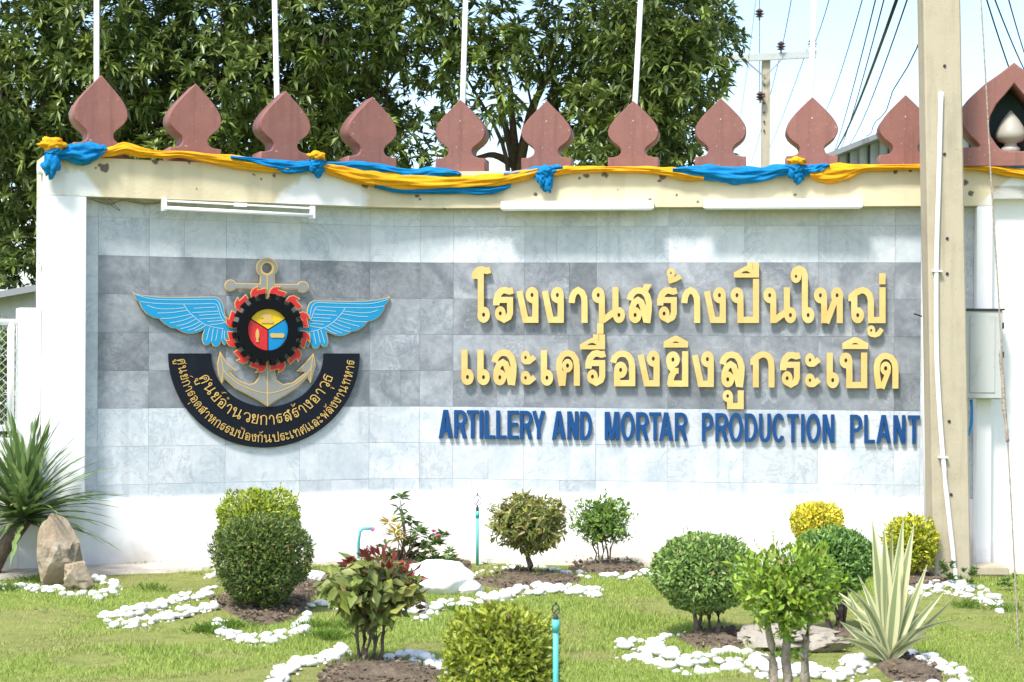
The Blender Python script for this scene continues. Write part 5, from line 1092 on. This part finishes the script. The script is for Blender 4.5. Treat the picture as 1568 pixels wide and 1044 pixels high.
# ================================================================ beds, stones, rocks
BEDS = [('soil', [(300, 925), (345, 900), (400, 893), (470, 885), (500, 868), (520, 880), (500, 905), (478, 930), (455, 955), (400, 968), (345, 955)]),
        ('soil', [(732, 884), (790, 872), (850, 878), (900, 884), (905, 893), (850, 902), (780, 906), (730, 900), (700, 893)]),
        ('soil', [(855, 872), (890, 860), (935, 853), (975, 862), (1000, 874), (960, 884), (900, 882)]),
        ('soil', [(470, 1030), (500, 1008), (560, 1000), (620, 1004), (680, 1012), (700, 1035), (680, 1060), (560, 1070), (470, 1060)]),
        ('soil', [(1030, 975), (1070, 962), (1120, 960), (1160, 975), (1140, 992), (1070, 995)]),
        ('soil', [(1330, 1010), (1370, 995), (1420, 1003), (1455, 1030), (1440, 1045), (1370, 1040)]),
        ('soil', [(1365, 885), (1400, 876), (1440, 882), (1460, 895), (1420, 902), (1375, 905)]),
        ('soil', [(1255, 965), (1290, 955), (1330, 968), (1345, 985), (1290, 985)]),
        ('soil', [(540, 862), (600, 858), (690, 860), (735, 862), (735, 876), (640, 880), (545, 874)])]
def inpoly(x, y, poly):
    c = False; j = len(poly) - 1
    for i in range(len(poly)):
        xi, yi = poly[i]; xj, yj = poly[j]
        if (yi > y) != (yj > y) and x < (xj - xi) * (y - yi) / (yj - yi) + xi: c = not c
        j = i
    return c
bedw = []
for _, pl in BEDS:
    mx_, my_ = sum(q[0] for q in pl) / len(pl), sum(q[1] for q in pl) / len(pl); wp = [tuple(G(mx_ + (x - mx_) * .84, my_ + (y - my_) * .8))[:2] for x, y in pl]; bedw.append(wp); cx_ = sum(p[0] for p in wp) / len(wp); cy_ = sum(p[1] for p in wp) / len(wp)
    vs_, fs = [], []; Rn = 16; pp = [q[:2] for q in smooth_path([(*p, 0) for p in wp + wp[:1]], 8)][:-1]; K_ = len(pp)
    for r_ in range(Rn + 1):
        k = r_ / Rn
        for (x, y) in pp:
            X, Y = cx_ + (x - cx_) * k, cy_ + (y - cy_) * k; nzv = mnoise.noise(Vector((X * 6, Y * 6, 0))) * .04 + mnoise.noise(Vector((X * 22, Y * 22, 3))) * .03
            vs_.append((X, Y, gh(X, Y) + .03 * (1 - k ** 2) + nzv * (1 - k * .5) + .012 - .03 * (r_ == Rn)))
    for r_ in range(Rn):
        for i in range(K_): a = r_ * K_ + i; b_ = r_ * K_ + (i + 1) % K_; fs.append((a, a + K_, b_ + K_, b_))
    fs = [q[::-1] for q in fs]
    tag(link('garden_bed', pydata('bed', vs_, fs, True), M['soil']), kind='structure')
cl_v, cl_f = [], []; crd = random.Random(12)
for wp in bedw:
    x0_, x1_ = min(p[0] for p in wp), max(p[0] for p in wp); y0_, y1_ = min(p[1] for p in wp), max(p[1] for p in wp); area = (x1_ - x0_) * (y1_ - y0_)
    for _ in range(int(area * 420)):
        x, y = crd.uniform(x0_, x1_), crd.uniform(y0_, y1_)
        if not inpoly(x, y, wp): continue
        q = crd.uniform(.005, .022); o_ = len(cl_v); zb_ = gh(x, y) + .035
        for dx, dy, dz in ((-1, -.6, 0), (1, -.5, .1), (.7, .8, 0), (-.8, .7, .1), (.1, 0, crd.uniform(.6, 1.1)), (0, 0, -1)): cl_v.append((x + dx * q * crd.uniform(.6, 1.2), y + dy * q * crd.uniform(.6, 1.2), zb_ + dz * q))
        cl_f += [tuple(o_ + i for i in t_) for t_ in ((0, 1, 4), (1, 2, 4), (2, 3, 4), (3, 0, 4), (1, 0, 5), (2, 1, 5), (3, 2, 5), (0, 3, 5))]
tag(link('soil_clods', pydata('clods', cl_v, cl_f), M['soil']), kind='stuff')
lt = []
for wp in bedw:
    x0_, x1_ = min(p[0] for p in wp), max(p[0] for p in wp); y0_, y1_ = min(p[1] for p in wp), max(p[1] for p in wp)
    for _ in range(int((x1_ - x0_) * (y1_ - y0_) * 260)):
        x, y = crd.uniform(x0_ - .1, x1_ + .1), crd.uniform(y0_ - .1, y1_ + .1)
        if inpoly(x, y, wp) or crd.random() < .15: lt.append((x, y, gh(x, y) + .05))
lt = np.array(lt); n = len(lt); dd_ = rdir(n); dd_[:, 2] *= .25
tag(leafmesh('leaf_litter', lt, dd_, np.array([0, 0, 1.]) + rdir(n) * .4, RNG.uniform(.02, .05, n), RNG.uniform(.008, .02, n), mixcol([(.30, .22, .12), (.2, .13, .07), (.42, .35, .22), (.12, .16, .05)], n), M['leaf'], None), kind='stuff')
def rockmesh(seed, sub, rough, sx, sy, sz, flat=.3, fr=1.6, taper=0.0, ncut=5, cd=(.78, .95)):
    crn = random.Random(seed * 13 + 1); cuts = [(Vector((crn.gauss(0, 1), crn.gauss(0, 1), crn.gauss(0, .8))).normalized(), crn.uniform(*cd)) for _ in range(ncut)]
    bm = bmesh.new(); bmesh.ops.create_icosphere(bm, subdivisions=sub, radius=1)
    for v in bm.verts:
        q = v.co.copy(); d = 1 + rough * mnoise.noise(q * fr + Vector((seed * 5.3, 0, 0))) + rough * .4 * mnoise.noise(q * fr * 2.5 + Vector((0, seed, 0)))
        v.co = q * d
        for pn, pd in cuts:
            k = v.co.dot(pn) - pd
            if k > 0: v.co -= pn * k
        tz = 1 - taper * (v.co.z * .5 + .5); v.co = Vector((v.co.x * sx * tz, v.co.y * sy * tz, v.co.z * sz))
    me = bpy.data.meshes.new('stone'); bm.to_mesh(me); bm.free(); me.polygons.foreach_set('use_smooth', [sub > 1 and rough < .5] * len(me.polygons)); return me
SM = [rockmesh(i, 2, .32, 1, random.uniform(.7, .95), random.uniform(.5, .72)) for i in range(9)]
for m_ in SM: m_.materials.append(M['stone'])
EDG = [ # polyline in photograph pixels, stone half-size px, lanes, label
 ([(0, 900), (60, 903), (110, 910), (150, 915), (178, 903), (165, 893), (140, 890)], 6.5, 2, 'white stone of edging round the upright tan rock', 1.0),
 ([(165, 948), (200, 940), (245, 928), (290, 917), (335, 905)], 8, 2, 'white stone of upper row left of the drum shrub', 1.0),
 ([(168, 958), (215, 955), (260, 945), (300, 938), (335, 932)], 8, 2, 'white stone of lower row left of the drum shrub', 1.0),
 ([(335, 958), (350, 972), (385, 978), (425, 975), (455, 965), (474, 945)], 9, 2, 'white stone of ring below the drum shrub', 1.0),
 ([(480, 930), (500, 925), (525, 930), (560, 935), (610, 940), (655, 945)], 8.5, 2, 'white stone of row behind the red-leaved shrub', .9),
 ([(325, 885), (345, 880), (470, 888), (495, 893)], 7, 1, 'white stone of row behind the drum shrub', .7),
 ([(470, 862), (520, 858), (570, 860), (690, 862), (740, 860), (800, 858), (870, 860)], 4.5, 2, 'white stone of thin row along the wall foot', .8),
 ([(665, 932), (710, 924), (760, 916), (800, 906), (850, 905), (918, 908)], 9, 2, 'white stone of long row before the pinkish shrub', 1.0),
 ([(700, 880), (740, 878), (790, 868), (830, 872), (870, 878), (905, 884)], 6.5, 1, 'white stone of row behind the pinkish shrub', .9),
 ([(925, 884), (955, 882), (985, 878), (1010, 882)], 6.5, 2, 'white stone of row before the loose green shrub', 1.0),
 ([(425, 1055), (435, 1030), (465, 1012), (500, 1003), (530, 992)], 10.5, 2, 'white stone of left arc round the red-leaved shrub', 1.0),
 ([(600, 1003), (630, 1002), (665, 1010), (690, 1022), (690, 1045)], 10, 2, 'white stone of right arc round the red-leaved shrub', 1.0),
 ([(955, 990), (985, 990), (1020, 1002), (1055, 1010), (1095, 1005), (1130, 1005), (1165, 1015), (1200, 1020)], 11, 3, 'white stone of pile before the large ball shrub', 1.0),
 ([(1000, 978), (1020, 972), (1045, 970)], 8, 1, 'white stone of row behind the large ball shrub', 1.0),
 ([(1210, 1018), (1250, 1025), (1290, 1025), (1310, 1005), (1330, 1022)], 10, 2, 'white stone of row left of the variegated plant', .9),
 ([(1330, 1035), (1370, 1042), (1420, 1046), (1470, 1040)], 10, 1, 'white stone of row below the variegated plant', 1.0),
 ([(1398, 1003), (1420, 1008), (1445, 1018), (1468, 1022), (1480, 1045)], 9.5, 2, 'white stone of arc right of the variegated plant', 1.0),
 ([(1385, 905), (1410, 904), (1440, 903), (1470, 905), (1500, 912), (1535, 928)], 7, 3, 'white stone of strip right of the golden shrub', 1.0),
 ([(1430, 885), (1450, 890), (1475, 895)], 6, 1, 'white stone of short row by the concrete pole', 1.0)]
ns_ = 0; stone_xy = []; STN = []
srd = random.Random(4)
for pl, hs, lanes, lb, dens in EDG:
    path = smooth_path([(*p, 0) for p in pl], 24); acc = 0; lane_gap = hs * 1.05; last = None
    for ln in range(lanes):
        acc = 1e9; last = None
        for ip, (x, y, _) in enumerate(path):
            if last is not None: acc += math.hypot(x - last[0], (y - last[1]) * 2.2)
            last = (x, y); step = hs * 1.4 / dens * srd.uniform(.85, 1.15)
            if acc < step: continue
            acc = 0; yy = y + (ln - (lanes - 1) / 2) * lane_gap + srd.uniform(-2.8, 2.8); xx = x + srd.uniform(-5, 5); g = G(xx, yy)
            r_ = hs * srd.uniform(.62, 1.4) * g.y / F; STN.append((r_ / g.y, r_, g, ln, lb, ('large', 'mid-sized', 'small')[0 if r_ * F / g.y > hs * 1.15 else 1 if r_ * F / g.y > hs * .85 else 2] + ' white stone, ' + (('back lane, ', 'front lane, ')[ln] if lanes == 2 else ('back lane, ', 'middle lane, ', 'front lane, ')[ln] if lanes == 3 else '') + ('left third', 'middle third', 'right third')[min(2, 3 * ip // len(path))] + lb.replace('white stone', ''))); stone_xy.append((g.x, g.y, r_))
STN.sort(key=lambda q: -q[0]); small_v, small_f = [], []
for rank, (_, r_, g, ln, lb, lb2) in enumerate(STN):
            me = SM[srd.randrange(9)]; o = bpy.data.objects.new('white_stone', me)
            if rank < 295: COL.objects.link(o)
            o.location = (g.x, g.y, gh(g.x, g.y) + r_ * .24 + (.012 if ln == 1 else 0)); o.scale = (r_ * srd.uniform(.9, 1.3), r_ * srd.uniform(.9, 1.2), r_ * srd.uniform(.8, 1.15)); o.rotation_euler = (srd.uniform(-.25, .25), srd.uniform(-.25, .25), srd.uniform(0, 6.28))
            tag(o, lb2, 'stone', 'white stones ' + lb.replace('white stone ', '').replace('small ', '')); ns_ += 1
            if rank >= 295:
                mw = Matrix.LocRotScale(o.location, o.rotation_euler, o.scale); o_ = len(small_v); small_v += [mw @ q.co for q in me.vertices]; small_f += [tuple(i + o_ for i in p.vertices) for p in me.polygons]; bpy.data.objects.remove(o)
tag(link('small_stones', pydata('small_stones', small_v, small_f, True), M['stone']), kind='stuff')
# small rubble between the larger stones
pr = []; 
for (x, y, r_) in stone_xy:
    for _ in range(3):
        a = srd.uniform(0, 6.28); d = r_ * srd.uniform(.9, 1.6); q = r_ * srd.uniform(.18, .42); X, Y = x + math.cos(a) * d, y + math.sin(a) * d
        me = SM[srd.randrange(9)]; co = np.empty(len(me.vertices) * 3); me.vertices.foreach_get('co', co); pr.append((X, Y, q, co.reshape(-1, 3), me))
bmv, bmf = [], []
ico = rockmesh(50, 1, .3, 1, .85, .6); iv = np.array([v.co[:] for v in ico.vertices]); fi = [tuple(p.vertices) for p in ico.polygons]
for X, Y, q, _, _ in pr:
    o_ = len(bmv); a = srd.uniform(0, 6.28); ca, sa = math.cos(a), math.sin(a)
    for c in iv: bmv.append((X + (c[0] * ca - c[1] * sa) * q, Y + (c[0] * sa + c[1] * ca) * q, gh(X, Y) + q * .3 + c[2] * q))
    bmf += [tuple(i + o_ for i in f) for f in fi]
tag(link('stone_chips', pydata('chips', bmv, bmf, True), M['stone']), kind='stuff')
def rock(lb, px_, gy_, hw, hh, m, seed, sub=4, rough=.45, lean=0, depth=.8, sink=.15, grp=None, fr=1.6, cat='rock', taper=0.0, ncut=9, cd=(.55, .85)):
    g = G(float(px_), float(gy_)); k = g.y / F; me = rockmesh(seed, sub, rough, hw * k, hw * k * depth, hh * k, fr=fr, taper=taper, ncut=ncut, cd=(.82, .98) if m == 'stone' else cd); me.polygons.foreach_set('use_smooth', [False] * len(me.polygons)) if m != 'stone' else None; me.materials.append(M[m]); o = bpy.data.objects.new('rock', me); COL.objects.link(o)
    o.location = (g.x, g.y, gh(g.x, g.y) + hh * k * (1 - sink)); o.rotation_euler = (0, lean, 0); return tag(o, lb, cat, grp)
rock('upright pointed tan rock standing at the left end of the plinth', 86, 897, 46, 62, 'rock', 3, lean=.08, fr=1.1, rough=.45, taper=.5, ncut=10, cd=(.62, .9))
rock('low rough brown rock against the right foot of the upright tan rock', 118, 906, 32, 28, 'rock', 8, lean=.2, rough=.5, fr=1.4, taper=.3)
rock('large flat grey-tan rock lying behind the three pale trunks', 1205, 983, 88, 21, 'rock2', 12, depth=.55, rough=.5, fr=2.2, sink=.35)
rock('smaller flat tan rock at the right end of the large flat one', 1262, 990, 42, 15, 'rock2', 14, depth=.6, rough=.6, fr=2.2, sink=.3)
rock('big smooth white boulder between the croton and the long stone row', 672, 906, 58, 32, 'stone', 21, rough=.25, depth=.7, sink=.45)
rock('low white boulder just right of the big smooth boulder', 716, 908, 24, 13, 'stone', 23, rough=.25, sink=.4)
rock('white boulder behind the red-leaved shrub, below the big smooth one', 628, 938, 30, 13, 'stone', 25, rough=.25, sink=.4)
rock('white boulder beside the base of the dark green drum shrub', 484, 893, 16, 12, 'stone', 27, rough=.25, sink=.3)
rock('small tan stone lying on the soil under the red-leaved shrub', 605, 1026, 14, 7, 'rock2', 31, sub=3, rough=.3)
rock('small cream stone by the front golden bush stems', 1300, 1010, 12, 9, 'stone', 33, sub=3, rough=.3)

# ================================================================ garden pipes
def riser(px_, pt, pb, lb, r_=.012):
    g = G(float(px_), float(pb)); t = thing('sprinkler_riser', lb, 'sprinkler', g, 'sprinkler risers'); top = P(px_, pt, g.y); k = g.y / F
    v, f = tube([g - Vector((0, 0, .03)), top], r_, 10); part('pipe', v, f, M['teal'], t, True)
    v, f = tube([top - Vector((0, 0, .05)), top + Vector((0, 0, .005))], r_ * 1.35, 10); part('coupling', v, f, M['teal'], t, True)
    v, f = lathe(top, [(r_, 0), (r_ * .95, 6 * k), (r_ * .5, 8 * k), (r_ * .5, 10 * k)], 10); part('nozzle', v, f, M['dark'], t, True)
    c = top + Vector((0, 0, 17 * k)); v, f = tube([c + Vector((math.cos(a) * 5.6 * k, 0, math.sin(a) * 7.5 * k)) for a in [i * 2 * math.pi / 16 for i in range(17)]], .0028, 6, False); part('spinner_frame', v, f, M['dark'], t, True)
    v, f = tube([c + Vector((0, 0, 7 * k)), c + Vector((0, 0, 11 * k))], .005, 6); part('cap', v, f, M['dark'], t)
    v, f = tube([c - Vector((.008, 0, 6 * k)), c + Vector((.012, 0, 2 * k))], .0035, 5); part('deflector', v, f, M['dark'], t)
riser(731, 783, 866, 'teal sprinkler riser standing against the plinth, left of the pinkish round shrub')
riser(851, 950, 1128, 'teal sprinkler riser in the foreground, touching the foreground shrub', .013)
g = G(549., 862.); t = thing('bent_pipe', 'teal pipe with a bent top and tap behind the red-leaved shrub', 'pipe', g); pt = [P(549, 862, g.y), P(549, 830, g.y), P(551, 814, g.y), P(556, 809, g.y), P(570, 809, g.y)]
v, f = tube(pt, .012, 10); part('pipe', v, f, M['teal'], t, True); v, f = tube([P(569, 809, g.y), P(573, 812, g.y)], .016, 8); part('tap', v, f, mat('pink_tap', (.6, .12, .3), .5), t)

# ================================================================ grass
nb_ = 330000
yy = 8.6 + (14.15 - 8.6) * RNG.random(nb_) ** 1.0; xx = (RNG.random(nb_) * 2 - 1) * (yy * .305)
# keep off soil, stones and the strip along the wall
keep = np.ones(nb_, bool)
for wp in bedw:
    d = sd_poly(wp, xx, yy); keep &= ~((d < -.02) & (RNG.random(nb_) > .16))
for (x, y, r_) in stone_xy: keep &= (np.hypot(xx - x, yy - y) > r_ * .8)
s_grid = np.linspace(-4, 4.5, 200); cx3, cy3, ca3 = Cs(s_grid); wx, wy_ = cx3 + .38 * np.sin(ca3), cy3 - .38 * np.cos(ca3); keep &= yy < np.interp(xx, wx, wy_) + RNG.normal(size=nb_) * .03
bare = np.array([mnoise.noise(Vector((x * .8, y * .8, 20))) for x, y in zip(xx[::1], yy[::1])]); 
for bx_, by_, brx, bry in ((40, 955, 75, 22), (250, 978, 95, 9), (330, 1000, 60, 8), (150, 1010, 60, 10), (905, 1000, 40, 7), (1500, 960, 40, 8), (660, 985, 40, 6), (1140, 1035, 50, 5)):
    q0, q1, q2_ = G(float(bx_), float(by_)), G(float(bx_ + brx), float(by_)), G(float(bx_), float(by_ + bry)); dd_ = np.hypot((xx - q0.x) / (q1.x - q0.x), (yy - q0.y) / (q0.y - q2_.y)); bare = np.maximum(bare, .75 - .5 * dd_ + bare * .6)
keep &= ~((bare > .20) & (RNG.random(nb_) < .7))
bare = bare[keep]; xx, yy = xx[keep], yy[keep]; n = len(xx); zz = np.array([gh(x, y) for x, y in zip(xx, yy)])
patch = np.array([mnoise.noise(Vector((x * 1.9, y * 1.9, 7))) for x, y in zip(xx, yy)])
h = np.where(bare > .2, .55, 1) * RNG.uniform(.012, .029, n) * (1 + patch * .6); tall = (patch > .33) & (RNG.random(n) < .3); h[tall] *= 1.7; a = RNG.uniform(0, 6.28, n); ln = RNG.uniform(.1, .9, n)
wd = RNG.uniform(.0022, .0045, n); bx = np.stack([np.cos(a), np.sin(a) * .3, 0 * a], 1) * wd[:, None]; b0 = np.stack([xx, yy, zz - .004], 1); tip = b0 + np.stack([np.cos(a + 1.5) * ln * h, np.sin(a + 1.5) * ln * h, h], 1)
V = np.stack([b0 - bx, b0 + bx, tip], 1).reshape(-1, 3); me = bpy.data.meshes.new('grass'); me.vertices.add(3 * n); me.vertices.foreach_set('co', V.ravel()); me.loops.add(3 * n); me.loops.foreach_set('vertex_index', np.arange(3 * n, dtype=np.int32)); me.polygons.add(n); me.polygons.foreach_set('loop_start', np.arange(n, dtype=np.int32) * 3); me.update(calc_edges=True)
gc = mixcol([(.25, .38, .055), (.33, .44, .075), (.18, .30, .045), (.47, .47, .17)], n, .15); dry = np.clip(bare * 2.2, 0, .8)[:, None]; gc = gc * (1 - dry) + np.array([.42, .33, .19]) * dry
at = me.color_attributes.new('col', 'FLOAT_COLOR', 'POINT'); at.data.foreach_set('color', np.repeat(np.hstack([gc, np.ones((n, 1))]), 3, 0).ravel().astype(np.float32))
me.materials.append(M['grass']); tag(link('grass', me), kind='stuff')
# sparse tufts
tf = []
for px_, py_, k in ((385, 935, 30), (320, 965, 60), (350, 960, 50), (505, 975, 60), (480, 960, 50), (545, 958, 50), (1180, 985, 40), (1210, 1000, 30), (1330, 985, 40), (240, 905, 20), (205, 870, 25), (960, 868, 12), (1480, 930, 30), (1540, 935, 30), (700, 935, 20), (830, 890, 12), (760, 894, 12), (560, 1010, 12), (520, 1020, 12), (10, 905, 40), (60, 890, 30), (880, 858, 14)):
    g = G(float(px_), float(py_))
    for _ in range(k): tf.append((g.x + RNG.normal() * .06, g.y + RNG.normal() * .05))
tf = np.array(tf); n = len(tf) * 5; c = np.repeat(tf, 5, 0) + RNG.normal(size=(n, 2)) * .015; c3 = np.hstack([c, np.array([[gh(*q)] for q in c])]); d = np.stack([RNG.normal(size=n) * .5, RNG.normal(size=n) * .5, np.ones(n)], 1)
tag(leafmesh('grass_tufts', c3, d, rdir(n), RNG.uniform(.05, .10, n), RNG.uniform(.004, .007, n), mixcol([(.12, .22, .03), (.2, .32, .05)], n), M['grass'], None, fold=.1, droop=.2), kind='stuff')
